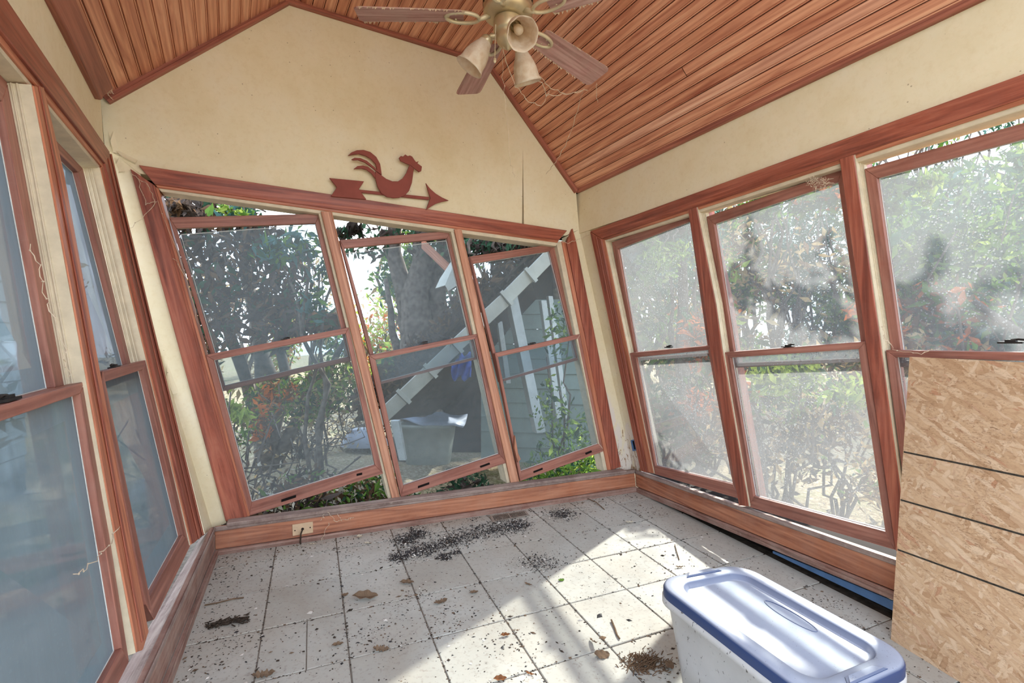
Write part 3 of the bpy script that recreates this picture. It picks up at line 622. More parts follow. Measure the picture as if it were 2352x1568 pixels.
# ------------------------------------------------------------------ sills, apron boards and shoe mouldings round the floor
def base(side, P, f_top, f_bot, s_bot, back, lab, Lx, far, extend=0.):
    """f_top / f_bot: apron front edges (two px each, in order), s_bot shoe bottom, back: two 3D points of the sill's back edge"""
    mt = [P.px(*p) for p in f_top]; mbm = [P.px(*p) for p in f_bot]; sb = [P.px(*p, .014) for p in s_bot]
    if extend:
        for a in (mt, mbm, sb): a[far] = a[far]+nz(a[far]-a[1-far])*extend
        back = list(back); back[far] = back[far]+nz(back[far]-back[1-far])*extend
    mb = MB(); mb.hexa([mt[0], mt[1], mbm[1], mbm[0]], [p-P.n*.02 for p in (mt[0], mt[1], mbm[1], mbm[0])], Lx)
    o = build('baseboard_'+side, mb, M['shoe' if side == 'left' else 'apron'], bevel=.003); tag(o, lab, kind='structure')
    ft = [p+P.n*.006 for p in mt]
    mb = MB(); mb.hexa([ft[0]+UP*.004, ft[1]+UP*.004, back[1]+UP*.004, back[0]+UP*.004], [ft[0]-UP*.02, ft[1]-UP*.02, back[1]-UP*.02, back[0]-UP*.02], Lx)
    build('sill', mb, M['dustysill'], o, bevel=.004)
    st = [p+P.n*.014 for p in mbm]
    mb = MB(); mb.hexa([st[0], st[1], sb[1], sb[0]], [p-P.n*.014 for p in (st[0], st[1], sb[1], sb[0])], Lx)
    lip = [p-UP*.012 for p in st]; mb.hexa([st[0]+P.n*.003, st[1]+P.n*.003, lip[1]+P.n*.004, lip[0]+P.n*.004], [st[0], st[1], lip[1], lip[0]], Lx)
    build('shoe_moulding', mb, M['shoe'], o, bevel=.003); return o
bb = base('back', PBa, [(492, 1211), (1457, 1080)], [(494, 1263), (1461, 1117)], [(503, 1276), (1461.5, 1131)], [BACK.px(466, 1214, -.12), BACK.px(1462, 1072, -.12)], 'stained apron board, dusty sill and shoe under the back windows', U, 1)
mb = MB(); p0 = [PBa.px(520, 1205, .012), PBa.px(1440, 1082, .012)]; mb.hexa([p0[0]+UP*.008, p0[1]+UP*.006, p0[1]-UP*.012, p0[0]-UP*.014], [p-PBa.n*.07 for p in (p0[0]+UP*.008, p0[1]+UP*.006, p0[1]-UP*.012, p0[0]-UP*.014)], U); build('sill_nosing', mb, M['dustysill'], bb, bevel=.004)
bl = base('left', PLa, [(329, 1568), (492, 1210)], [(371, 1568), (494, 1263)], [(398, 1568), (503, 1275)], [LEFT.px(255, 1592, -.09), LEFT.px(460, 1236, -.09)], 'dusty sill and apron board under the left windows', UL, 0, 1.0)
br = base('right', PRa, [(1457, 1080), (2054, 1286)], [(1461, 1117), (2049, 1354.6)], [(1462, 1131), (2049, 1377)], [RIGHT.px(1462, 1077.5, -.03), RIGHT.px(2075, 1287, -.03)], 'apron board under the right windows, lifted off the floor', UR, 1, 1.2)
mb = MB(); q = [PRa.px(1457, 1084), PRa.px(2054, 1290), PRa.px(2049, 1376), PRa.px(1462, 1130)]; q[1] = q[1]+nz(q[1]-q[0])*1.2; q[2] = q[2]+nz(q[2]-q[3])*1.2
mb.hexa([p-PRa.n*.021 for p in q], [p-PRa.n*.15 for p in q], UR); build('sun_stop_box', mb, M['dark'], br)  # added dark box behind the board, stops sun slipping in under it
# floor, added dark plate and blue strip in the gap under the right board
mb = MB(); A, B = FL.px(1462, 1129), FL.px(2044, 1424); B = B+nz(B-A)*1.2; n_ = PRa.n
mb.hexa([A-n_*.02, B-n_*.02, B-n_*.02-UP*.01, A-n_*.02-UP*.01], [A-n_*.16, B-n_*.16, B-n_*.16-UP*.01, A-n_*.16-UP*.01], UR)
build('gap_floor', mb, M['roofing'], br)
mb = MB(); A2, B2 = A-n_*.07+UP*.005, B-n_*.07+UP*.005; mb.hexa([A2, B2, B2+UP*.055, A2+UP*.02], [p-n_*.02 for p in (A2, B2, B2+UP*.055, A2+UP*.02)], UR); build('gap_shade_plate', mb, M['dark'], br)  # added dark plate, blackens the gap and blocks low sun
trim_no[0] += 1
mb = MB(); q = [PRa.px(1775, 1265, -.012), PRa.px(2049, 1379, -.012), PRa.px(2049, 1401, -.012), PRa.px(1775, 1270, -.012)]; q = [q[0], q[1]+nz(q[1]-q[0])*.8, q[2]+nz(q[2]-q[3])*.8, q[3]]; mb.hexa(q, [p-n_*.008 for p in q], UR)
tag(build('blue_strip', mb, M['blueplastic']), 'blue strip in the gap under the right apron board', 'strip')  # even blue strip set just behind the board face

# ------------------------------------------------------------------ ceiling fan
fz = 1.44; fan_c = np.array([-.0126*fz, 1.535*fz, H+fz+.02])
_fd = nz(np.cross(U2, D2)); _fd = _fd if _fd[2] > 0 else -_fd
roof_z = pkL+_fd*0; ft = fan_c.copy(); ft[2] = (pkL-(_fd[0]*(fan_c[0]-pkL[0])+_fd[1]*(fan_c[1]-pkL[1]))/_fd[2]*UP)[2]-.008
fan = empty('ceiling_fan', ft, 'brass ceiling fan with dusty reddish wooden blades and a three shade light kit', 'ceiling fan')
mb = MB().lathe([(0, 0), (.062, 0), (.066, -.012), (.05, -.05), (.02, -.068), (.0125, -.07)], ft, seg=28); build('canopy', mb, M['brass'], fan, smooth=True)
mb = MB().tube([ft-UP*.05, fan_c+UP*.14], .0125, 12); build('downrod', mb, M['brass'], fan, smooth=True)
mb = MB().lathe([(.0125, .17), (.03, .165), (.05, .15), (.085, .14), (.105, .115), (.112, .085), (.112, .055), (.104, .045), (.112, .038), (.112, .022), (.09, .005), (.05, 0), (0, 0)], fan_c, seg=40)
mot = build('motor_housing', mb, M['brass'], fan, smooth=True)
mb = MB()
for k in range(20):
    th = k*math.pi/10; c = fan_c+np.array([.1125*math.cos(th), .1125*math.sin(th), .07]); t = np.array([-math.sin(th), math.cos(th), 0]); n_ = np.array([math.cos(th), math.sin(th), 0]); q = [c+t*a+UP*b for a, b in ((-.006, -.014), (.006, -.014), (.006, .014), (-.006, .014))]
    mb.hexa([p+n_*.001 for p in q], [p-n_*.004 for p in q])
build('vent_slot', mb, M['dark'], mot)['kind'] = 'stuff'
mb = MB().lathe([(.03, .0), (.062, -.004), (.066, -.012), (.066, -.055), (.06, -.064), (.052, -.068), (.056, -.085), (.05, -.105), (.034, -.12), (.014, -.128), (.008, -.138), (0, -.14)], fan_c, seg=32)
kit = build('switch_housing', mb, M['brass'], fan, smooth=True)
for k, deg in enumerate((185.8, 111, 42.3, -31, 257)):
    th = math.radians(deg); e = np.array([math.cos(th), math.sin(th), 0]); t = np.array([-math.sin(th), math.cos(th), 0]); pit = math.radians(-13)
    t2 = t*math.cos(pit)+UP*math.sin(pit); nn = np.cross(e, t2); base_ = fan_c+UP*.012
    ol = [(.20, .050), (.22, .058), (.42, .068), (.63, .075), (.655, .072), (.668, .058)]
    prof = [base_+e*x-UP*(x*.05)+t2*y for x, y in ol]+[base_+e*x-UP*(x*.05)-t2*y for x, y in ol[::-1]]
    mb = MB(); mb.hexa([p+nn*.003 for p in prof], [p-nn*.003 for p in prof], e); bl_ = build('blade', mb, M['blade'], fan, bevel=.0012)
    if k in (0, 2, 3):
        mb = MB()                                             # ragged dust fringe hanging on the blade edge
        for q in range(70):
            x = random.uniform(.2, .655); sd = random.choice((-1, 1)) if k != 3 else random.choice((-1, 1, 1)); y = np.interp(x, [a for a, _ in ol], [b for _, b in ol])*sd
            p = base_+e*x-UP*(x*.05)+t2*y; l = random.uniform(.004, .013)
            mb.face([p-e*.007+UP*.002, p+e*.007+UP*.002, p+e*random.uniform(-.004, .006)-UP*l+t2*sd*.003], e)
        build('dust_fringe', mb, M['web'], bl_)['kind'] = 'stuff'
    mb = MB()                                                 # blade iron: an open loop of cast brass
    loop = [base_-UP*.011+e*(.205+.075*math.cos(a))+t*(.036*math.sin(a))-UP*.008 for a in np.linspace(0, 2*math.pi, 25)]
    mb.tube(loop, .0085, 8, False); mb.tube([fan_c+e*.085+UP*.012, fan_c+e*.115-UP*.002, fan_c+e*.135-UP*.012], [.013, .011, .009], 8)
    bi = build('blade_iron', mb, M['brass_dk'], fan, smooth=True)
    mb = MB()
    for a, b in ((.235, .018), (.235, -.018), (.268, 0)): mb.lathe([(0, -.004), (.004, -.003), (.0055, 0)], base_+e*a+t*b-UP*.016, seg=8)
    build('screw', mb, M['brass_dk'], bi)['kind'] = 'stuff'
for k, (deg, tilt) in enumerate(((176, 34), (288, 46), (52, 24))):
    th = math.radians(deg); e = np.array([math.cos(th), math.sin(th), 0]); a = nz(e*math.sin(math.radians(tilt))-UP*math.cos(math.radians(tilt)))
    s0 = fan_c-UP*.075+e*.045; s1 = s0+e*.045-UP*.006
    mb = MB().tube([s0, s0+e*.03+UP*.004, s1], .011, 10); mb.lathe([(.0, 0), (.02, .001), (.0265, .008), (.0275, .03), (.024, .034)], s1-a*.004, a, 20)
    arm = build('lamp_holder', mb, M['brass'], fan, smooth=True)
    fl = lambda i, t: .035*math.cos(8*t)*max(0, (i-5)/5)**2
    pr = [(.0245, .026), (.026, .034), (.033, .05), (.041, .07), (.0455, .088), (.047, .102), (.0475, .115), (.050, .128), (.055, .139), (.0535, .139), (.0485, .128), (.045, .10), (.039, .07), (.03, .05), (.022, .03)]
    build('glass_shade', MB().lathe([(r*1.22, .026+(z-.026)*1.2) for r, z in pr], s1-a*.004, a, 40, fl), M['frost'], arm, smooth=True)
    build('bulb', MB().lathe([(.0, .105), (.012, .102), (.02, .09), (.02, .075), (.011, .05), (.011, .03)], s1, a, 16), M['frost'], arm, smooth=True)
mb = MB().tube([fan_c+np.array([-.055, -.04, -.05]), fan_c+np.array([-.057, -.044, -.15]), fan_c+np.array([-.058, -.045, -.20])], .0022, 6); mb.lathe([(0, 0), (.006, -.004), (.007, -.016), (.003, -.024), (0, -.025)], fan_c+np.array([-.058, -.045, -.2]), seg=10); build('pull_chain', mb, M['brass_dk'], fan)

# ------------------------------------------------------------------ cobwebs
def web(label, paths, r=.0015, P=None, grp=None):
    mb = MB()
    for p in paths:
        p = [np.asarray(q, float) for q in p]; out = [p[0]]
        for a, b in zip(p[:-1], p[1:]):
            for k in range(1, 7): out.append(a+(b-a)*k/6+RNG.normal(0, .0035, 3))
        mb.tube(out, [r*random.uniform(.6, 1.5) for _ in out], 5)
        for q in out[1::3]: mb.lathe([(0, -.003), (.0028*random.uniform(.4, 1.4), 0), (0, .003)], q, seg=5)
    return tag(build('cobweb', mb, M['web']), label, 'cobweb')
def at(x, y, Y): return CAM+ray(x, y)*Y
tipC = fan_c+.65*np.array([math.cos(math.radians(42.3)), math.sin(math.radians(42.3)), -.05])
web('dusty cobweb strands looping from the fan lights to the tip of the lower right blade', [[at(1155, 115, 2.2), at(1180, 190, 2.3), at(1215, 232, 2.4), at(1245, 244, 2.5), at(1262, 205, 2.55)], [at(1240, 175, 2.35), at(1265, 203, 2.5), at(1310, 216, 2.62), at(1345, 205, 2.65)], [at(1238, 176, 2.35), at(1255, 220, 2.5), at(1300, 218, 2.6), at(1350, 207, 2.66)]])
web('long cobweb strand running down from the fan blade tip to the gable trim', [[at(1340, 207, 2.66), at(1312, 300, 2.9), at(1282, 365, 3.05), at(1255, 400, 3.2)]])
web('thin hanging thread below the fan lights in front of the cream gable', [[at(1153, 100, 2.2), at(1156, 180, 2.25), at(1163, 270, 2.3), at(1172, 370, 2.35), at(1182, 410, 2.4)]], .0008)
web('short cobweb thread hanging from the blade tip with a dust bead', [[at(1370, 190, 2.6), at(1371, 215, 2.6), at(1371, 236, 2.6)]], .001)
web('cobweb tangle in the upper left corner of the ceiling', [[PBu.px(262, 190, .03), PBu.px(250, 210, .05), PBu.px(256, 228, .03)], [PBu.px(270, 165, .05), PBu.px(258, 205, .05), PBu.px(246, 218, .04)], [PBu.px(240, 200, .05), PBu.px(262, 215, .06)]], .0014)
web('cobweb strands by the left end of the back head casing', [[BACK.px(300, 395, .03), BACK.px(340, 425, .06), BACK.px(360, 465, .04), BACK.px(325, 500, .05), BACK.px(258, 560, .06)], [BACK.px(318, 410, .04), BACK.px(335, 470, .05), BACK.px(362, 460, .05)]], .0012)
web('cobweb sheet along the top rail of the second right window', [[RIGHT.px(1850+random.uniform(0, 70), 425-random.uniform(-16, 20), .02) for _ in range(3)] for _ in range(16)], .0005)
web('cobweb at the left edge of the third right window', [[RIGHT.px(2025, 745, .02), RIGHT.px(2033, 780, .03), RIGHT.px(2050, 798, .02)], [RIGHT.px(2028, 770, .02), RIGHT.px(2045, 790, .03)], [RIGHT.px(2050, 802, .03), RIGHT.px(2120, 812, .03), RIGHT.px(2150, 800, .03)]], .001)
web('dusty web scraps hanging on the back apron board above the outlet plate', [[PBa.px(752, 1176, .02), PBa.px(772, 1196, .02), PBa.px(800, 1193, .02), PBa.px(810, 1186, .02)], [PBa.px(775, 1180, .02), PBa.px(785, 1198, .02)], [PBa.px(735, 1195, .02), PBa.px(745, 1182, .02)], [PBa.px(755, 1200, .02), PBa.px(743, 1232, .03), PBa.px(738, 1245, .03)]], .0012)
web('cobweb thread across the near left window', [[LEFT.px(168, 1318, .05), LEFT.px(205, 1300, .06), LEFT.px(240, 1260, .05), LEFT.px(277, 1213, .03)]], .001)

web('dusty string sagging across the right back corner at the head casings', [[BACK.px(1283, 553, .03), BACK.px(1305, 558, .06), RIGHT.px(1332, 548, .04), RIGHT.px(1355, 538, .03)]], .0015)
web('cobweb line on the left stop of the back windows', [[BACK.px(362, 460, .05), BACK.px(430, 640, .04), BACK.px(455, 745, .04)], [BACK.px(430, 640, .04), BACK.px(398, 592, .04)]], .0009)
web('cobweb along the cream liner of the near left window', [[LEFT.px(70, 560, .02), LEFT.px(92, 640, .03), LEFT.px(110, 700, .02), LEFT.px(150, 800, .04), LEFT.px(160, 870, .03)]], .001)
web('cobweb hanging under the right ceiling corner', [[PRu.px(1370, 395, .05), PRu.px(1372, 370, .07), PRu.px(1400, 368, .06), PRu.px(1425, 350, .05)]], .0013)
# ------------------------------------------------------------------ rooster arrow wall decoration
def z8(*l): return [(700+x/3.92, 300+y/3.92) for x, y in l]
rt = empty('rooster_weathervane', PBu.px(925, 440, .02), 'matte dark red rooster on an arrow, hung on the cream gable above the head casing', 'wall decoration')
def cut(name, poly, o, th=.012):
    mb = MB(); f = pts(PBu, z8(*poly), o); mb.hexa(f, [p-PBu.n*th for p in f], U2); build(name, mb, M['rooster'], rt, bevel=.0015)
cut('arrow_shaft', [(480, 528), (1120, 596), (1120, 622), (480, 554)], .026)
cut('arrow_fletching', [(222, 425), (535, 455), (488, 526), (555, 618), (236, 589), (290, 508)], .034)
cut('arrow_head', [(1090, 470), (1130, 522), (1180, 566), (1240, 602), (1298, 628), (1240, 638), (1185, 655), (1135, 684), (1094, 713), (1112, 660), (1132, 606), (1112, 540)], .034)
cut('rooster_body', [(637, 365), (690, 400), (735, 433), (790, 455), (840, 455), (880, 430), (915, 380), (940, 318), (950, 300), (985, 330), (975, 400), (965, 470), (940, 540), (905, 580), (850, 603), (800, 605), (740, 595), (690, 560), (655, 500), (640, 440)], .040)
cut('rooster_head', [(850, 242), (866, 226), (885, 233), (905, 213), (928, 228), (948, 222), (968, 232), (990, 265), (1003, 282), (1028, 274), (1015, 292), (1056, 322), (1050, 362), (1030, 371), (950, 308), (905, 290), (862, 270)], .046)
cut('tail_feather', [(388, 225), (420, 195), (470, 175), (530, 172), (590, 190), (645, 235), (680, 300), (695, 398), (655, 372), (640, 300), (600, 255), (550, 225), (490, 208), (430, 215)], .034)
cut('tail_feather', [(420, 258), (450, 242), (500, 245), (560, 270), (620, 320), (695, 398), (640, 358), (590, 318), (540, 284), (480, 262), (440, 264)], .046)
cut('tail_feather', [(440, 345), (475, 318), (525, 312), (570, 325), (620, 362), (640, 388), (638, 432), (600, 382), (560, 352), (510, 338), (465, 342)], .038)

# ------------------------------------------------------------------ outlet plate and its cable, junction box, floor register
op = empty('outlet_plate', PBa.px(695, 1213), 'tan blank wall plate with a cable hole on the back apron board', 'wall plate')
mb = MB(); prism(mb, PBa, [(671, 1205), (718.8, 1197.5), (719.3, 1223), (672, 1231)], .006, .006); build('plate', mb, M['plate'], op, bevel=.002)
mb = MB()
for x, y, r in ((677.5, 1218, .0035), (712.5, 1211, .0035), (695, 1214.5, .0075)): mb.lathe([(0, .001), (r, .001), (r, -.002)], PBa.px(x, y, .006), PBa.n, 12)
build('screw_hole', mb, M['dark'], op)['kind'] = 'stuff'
tag(build('coax_cable', MB().tube([PBa.px(695, 1214, .004), PBa.px(694, 1218, .02), PBa.px(691, 1226, .026), PBa.px(690, 1244, .03), PBa.px(692, 1262, .03), FL.px(697, 1266)+UP*.004], .004, 8), M['dirt'], smooth=True), 'short dusty cable dangling from the tan wall plate', 'cable')
jb = empty('junction_box', RIGHT.px(1455, 1023, .0), 'small blue electrical box in the corner strip beside the right windows', 'electrical box')
mb = MB(); frame(mb, RIGHT, [(1448, 1011), (1458, 1009), (1463, 1034), (1453, 1036)], [(1450, 1013), (1456, 1012), (1460, 1031), (1455, 1033)], .012, .012); build('box', mb, M['blueplastic'], jb)
mb = MB(); prism(mb, RIGHT, [(1450, 1013), (1456, 1012), (1460, 1031), (1455, 1033)], .003, .003); build('opening', mb, M['dark'], jb)
fv = empty('floor_register', FL.px(1168, 1186), 'dusty slotted floor register against the back shoe moulding', 'floor vent')
q = [FL.px(*p)+FL.n*.006 for p in ((1124, 1186), (1207, 1173.5), (1215, 1184), (1131, 1199.5))]; mb = MB(); c = sum(q)/4; inn = [p+(c-p)*np.array([.12, .12, .12])+0 for p in q]
for i in range(4):
    j = (i+1) % 4; a = [q[i], q[j], inn[j], inn[i]]; mb.hexa(a, [p-FL.n*.006 for p in a])
build('rim', mb, M['vent'], fv, bevel=.001)
mb = MB(); mb.hexa([p-FL.n*.004 for p in inn], [p-FL.n*.005 for p in inn]); build('duct', mb, M['dark'], fv)
mb = MB()
for k in range(25):
    s0, s1 = (k+.0)/25, (k+.45)/25
    if k == 12: s1 = s0+.05
    a = [inn[0]+(inn[1]-inn[0])*s0, inn[0]+(inn[1]-inn[0])*s1, inn[3]+(inn[2]-inn[3])*s1, inn[3]+(inn[2]-inn[3])*s0]; mb.hexa(a, [p-FL.n*.004 for p in a])
build('grille_slats', mb, M['vent'], fv)

# ------------------------------------------------------------------ strand board leaning at the right windows
bl0 = FL.px(2046, 1468); bl1 = FL.px(2190, 1557); e = nz(bl1-bl0)
# depth of the far top corner: where it meets the casing of the right wall
best = min(np.linspace(1.45, 2.1, 131), key=lambda t: abs((CAM+ray(2089, 819)*t-RIGHT.px(2089, 819, .05))@np.array([1, 1, 0])))
tl = RIGHT.px(2089, 819, .05)
e2 = nz(CAM+ray(2352, 832)*0); 
nrm = nz(np.cross(e, tl-bl0)); nrm = nrm if nrm[0] < 0 else -nrm; PO = Plane(bl0, nrm)
tr = PO.px(2352, 832); tr = tl+nz(tr-tl)*1.25; brc = bl0+e*1.25
ob = empty('strand_board', bl0, 'big tan strand board with dark marker lines leaning at the right windows', 'board')
mb = MB(); f = [bl0, brc, tr, tl]; mb.hexa(f, [p-nrm*.012 for p in f], e); build('panel', mb, M['osb'], ob)
for (x0, y0), (x1, y1) in (((2074, 1037), (2352, 1094.5)), ((2067, 1147), (2352, 1228.5)), ((2060, 1261), (2352, 1367))):
    A, B = PO.px(x0, y0), PO.px(x1, y1); B = B+nz(B-A)*.5; A = A+nz(B-A)*.003; w_ = nz(np.cross(nrm, B-A))*.0032; mb = MB(); mb.hexa([A-w_+nrm*.0006, B-w_+nrm*.0006, B+w_+nrm*.0006, A+w_+nrm*.0006], [A-w_, B-w_, B+w_, A+w_], B-A); build('marker_line', mb, M['osbink'], ob)

# ------------------------------------------------------------------ storage bin
zl = .37; LIDP = Plane((0, 0, zl), nz([0.0, -.035, 1]))
LIDP.p = np.array([.55, 1.4, zl])
Q = [LIDP.px(1502, 1330), LIDP.px(1700, 1292), LIDP.px(2110, 1513), LIDP.px(1883, 1617)]   # far left, far right, near right, near left
wd, ln = np.linalg.norm(Q[1]-Q[0]), np.linalg.norm(Q[2]-Q[1])
def rr(inset, rad, n=8):
    """rounded rectangle as fractions, inset and radius in metres"""
    out = []
    for cx_, cy_, a0 in ((wd-inset-rad, inset+rad, -90), (wd-inset-rad, ln-inset-rad, 0), (inset+rad, ln-inset-rad, 90), (inset+rad, inset+rad, 180)):
        for k in range(n+1):
            th = math.radians(a0+90*k/n); out.append(((cx_+rad*math.cos(th))/wd, (cy_+rad*math.sin(th))/ln))
    return out
def lid(fr, z): return [(1-a)*(1-b)*Q[0]+a*(1-b)*Q[1]+a*b*Q[2]+(1-a)*b*Q[3]+LIDP.n*z for a, b in fr]
def rings(mb, rs, cap0=False, cap1=True):
    n = len(rs[0]); vs = [p for r in rs for p in r]
    fs = [[i*n+k, i*n+(k+1) % n, (i+1)*n+(k+1) % n, (i+1)*n+k] for i in range(len(rs)-1) for k in range(n)]
    if cap1: fs.append([(len(rs)-1)*n+k for k in range(n)])
    mb.idx(vs, fs, [(0, 0)]*len(vs))
bn = empty('storage_bin', [*(sum(Q)/4)[:2], FL.px(1800, 1500)[2]], 'white plastic storage bin speckled with dirt under a dusty blue lid', 'storage bin')
mb = MB(); rings(mb, [lid(rr(-.004, .085), -.034), lid(rr(-.004, .085), -.012), lid(rr(.0, .082), -.003), lid(rr(.006, .078), 0), lid(rr(.046, .06), .0), lid(rr(.050, .056), -.003), lid(rr(.058, .05), -.016), lid(rr(.064, .046), -.018)])
lo_ = build('lid', mb, M['lid'], bn, smooth=True); lo_.data.polygons[-1].use_smooth = False
for b0, b1 in ((.008, .048), (.945, .985)):                    # the raised grips at both ends
    mb = MB(); fr = [(.36, b0), (.64, b0), (.70, b1), (.30, b1)]; fr2 = [(.38, b0+.006), (.62, b0+.006), (.67, b1-.006), (.33, b1-.006)]; rings(mb, [lid(fr, .0), lid(fr, .002), lid(fr2, .006)]); build('grip', mb, M['lid'], lo_)
mb = MB()                                                     # embossed maker's oval, kept blank-shaped letters
cx_, cy_ = .72, .50; ov = [(cx_+.045*math.cos(a)/wd*.5, cy_+.085*math.sin(a)/ln) for a in np.linspace(0, 2*math.pi, 33)]
mb.tube(lid(ov, -.0175), .0016, 5, False)
build('embossed_oval', mb, M['lid'], lo_)
fl0 = lambda fr, z: lid(fr, z)
depth = (sum(Q)/4-FL.px(1800, 1500))[2]
floor_ring = [p for p in lid(rr(.05, .05), 0)]; floor_ring = [p-UP*((p-FL.p)@FL.n/FL.n[2]-.002) for p in floor_ring]
mb = MB(); top_in = lid(rr(.012, .075), -.05)
rings(mb, [lid(rr(.002, .08), -.03), lid(rr(-.006, .085), -.038), lid(rr(-.006, .085), -.058), lid(rr(.004, .078), -.064), lid(rr(.014, .07), -.075), [a*.5+b*.5 for a, b in zip(lid(rr(.018, .068), -.08), floor_ring)], floor_ring])
build('tub', mb, M['bin'], bn, smooth=True)

# ------------------------------------------------------------------ litter on the floor
def onfloor(x, y, h=.0): return FL.px(x, y)+FL.n*h
def chips(name, plist, mats, size, lab, flat_=.4):
    mb = MB()
    for p in plist:
        s_ = size*random.lognormvariate(0, .45); a = random.uniform(0, 6.28); t1 = np.array([math.cos(a), math.sin(a), 0]); t2 = np.array([-math.sin(a), math.cos(a), 0]); asp = random.uniform(.25, .9)
        mb.m = random.randrange(len(mats)); h = s_*flat_*random.uniform(.3, 1)
        mb.idx([p-t1*s_, p+t2*s_*asp*random.uniform(.6, 1.2), p+t1*s_, p-t2*s_*asp, p+FL.n*h], [(0, 1, 4), (1, 2, 4), (2, 3, 4), (3, 0, 4)])
    return tag(build(name, mb, mats), lab, kind='stuff')
def rnd_floor(n, f):
    out = []
    while len(out) < n:
        i, j = random.uniform(-3.6, 6), random.uniform(-3.2, 4); p = TG(i, j)
        if (p-PBa.p)@PBa.n < .02 or (p-PLa.p)@PLa.n < .02 or (p-PRa.p)@PRa.n < .05: continue
        if random.random() < f(p): out.append(p+FL.n*.0005)
    return out
edge = lambda p: min((p-PBa.p)@PBa.n, (p-PLa.p)@PLa.n)
cl = [TG(random.uniform(-3, 6), random.uniform(-3, 4)) for _ in range(26)]
def dens(p): return min(1, .10+.8*math.exp(-edge(p)/.12)+.75*max(math.exp(-((p-c)@(p-c))/.008) for c in cl))
def joint_dirt():
    out = []
    while len(out) < 3200:
        i, j = random.uniform(-3.6, 6), random.uniform(-3.2, 4)
        if random.random() < .5: i = round(i)+random.gauss(0, .018)
        else: j = round(j)+random.gauss(0, .018)
        p = TG(i, j)
        if (p-PBa.p)@PBa.n < .02 or (p-PLa.p)@PLa.n < .02 or (p-PRa.p)@PRa.n < .05: continue
        out.append(p+FL.n*.0003)
    return out
chips('dirt', rnd_floor(6500, dens)+joint_dirt(), [M['dirt'], M['dirt'], M['grit'], M['deadleaf']], .0034, 'small brown and black specks of dirt scattered over the tiles')
chips('crumbs', rnd_floor(160, dens), [M['dirt2']], .0055, 'pale paint flakes scattered over the floor along the walls')
gp = []
spine = [(905, 1284, 14), (950, 1268, 22), (1000, 1256, 22), (1050, 1238, 26), (1100, 1222, 30), (1150, 1212, 26), (1190, 1206, 22), (930, 1240, 20), (960, 1225, 16), (1020, 1280, 10), (1045, 1270, 8)]
for _ in range(11500):
    k = random.randrange(len(spine)-1) if random.random() < .75 else random.randrange(len(spine)); t = random.random()
    if k < 6: x, y, r = [a+(b-a)*t for a, b in zip(spine[k], spine[k+1])]
    else: x, y, r = spine[k]
    gp.append(onfloor(x+random.gauss(0, r*.75), y+random.gauss(0, r*.32)))
for _ in range(1200): gp.append(onfloor(random.gauss(1290, 17), random.gauss(1180, 7)))
for _ in range(700): gp.append(onfloor(random.gauss(1240, 26), random.gauss(1292, 10)))
gp = [p+FL.n*random.uniform(0, .006) for p in gp if (p-PBa.p)@PBa.n > .02]
chips('grit', gp, [M['grit'], M['grit'], M['grit'], M['dirt'], M['dirt2']], .0030, 'dark black grit spilled in a band before the floor register', .8)
def leaf_mesh(kind):
    mb = MB(); n = 15; pr = []
    for k in range(n):
        t = k/(n-1); x = t*2-1; lob = {'oak': .32+.16*math.sin(k*2.3), 'long': .22*math.sin(math.pi*t)**.6, 'round': .6*math.sin(math.pi*t)**.5, 'curl': .4*math.sin(math.pi*t)**.7}[kind]
        pr.append((x, lob*(math.sin(math.pi*t)**.4 if kind == 'oak' else 1)+.015))
    cz = {'oak': .28, 'long': .3, 'round': .12, 'curl': .9}[kind]; v = []
    for x, y in pr:
        z = .10*(1-math.cos(2.4*x)) ; v += [(x, y, z+cz*y*y*1.8+.08*math.sin(9*x)), (x, 0, z), (x, -y, z+cz*y*y*1.8+.08*math.cos(8*x))]
    zmin = min(p[2] for p in v); v = [(a, b, c-zmin) for a, b, c in v]
    fs = [[3*i+a, 3*i+3+a, 3*i+4+a, 3*i+1+a] for i in range(n-1) for a in (0, 1)]
    mb.idx(v, fs); me = mb.mesh('leaf_'+kind); return me
LM = {}
def leaf(x, y, size, kind, mat, rot, label, tilt=.15, name='dry_leaf'):
    key = (kind, mat)
    if key not in LM: LM[key] = leaf_mesh(kind); LM[key].materials.append(M[mat])
    o = bpy.data.objects.new(name, LM[key]); C.objects.link(o); p = onfloor(x, y, .001+size*abs(math.sin(tilt))*.5); o.location = tuple(p); o.scale = (size,)*3; o.rotation_euler = (tilt, tilt*.5, rot)
    md = o.modifiers.new('t', 'SOLIDIFY'); md.thickness = .03
    return tag(o, label, 'leaf')
leaf(735, 1234, .030, 'oak', 'paleleaf', .9, 'pale curled leaf standing against the back shoe moulding, right of the cable', .5)
leaf(718, 1250, .020, 'long', 'paleleaf', .2, 'greenish pale leaf lying just right of the dangling cable')
leaf(825, 1235, .026, 'curl', 'paleleaf', 1.3, 'largest pale curled leaf by the back shoe moulding', .5)
leaf(843, 1248, .018, 'curl', 'paleleaf', .1, 'small pale curled leaf just right of the largest pale one')
leaf(838, 1376, .055, 'curl', 'deadleaf', .35, 'grey folded leaf with one wing raised, left middle of the floor', .35)
leaf(790, 1372, .030, 'long', 'deadleaf', 1.4, 'thin reddish folded leaf just left of the grey folded leaf', .7)
leaf(934, 1340, .034, 'curl', 'deadleaf', .1, 'curled grey leaf on the joint below the band of black grit')
leaf(1012, 1384, .034, 'oak', 'deadleaf', .7, 'dark dry leaf on the shaded tile left of the sunlit patch')
leaf(1088, 1362, .022, 'curl', 'deadleaf', .4, 'small curled brown leaf in the shade beside the upper sun patch')
leaf(605, 1553, .036, 'oak', 'deadleaf', .5, 'dark crumpled leaf at the bottom edge of the floor, left side', .3)
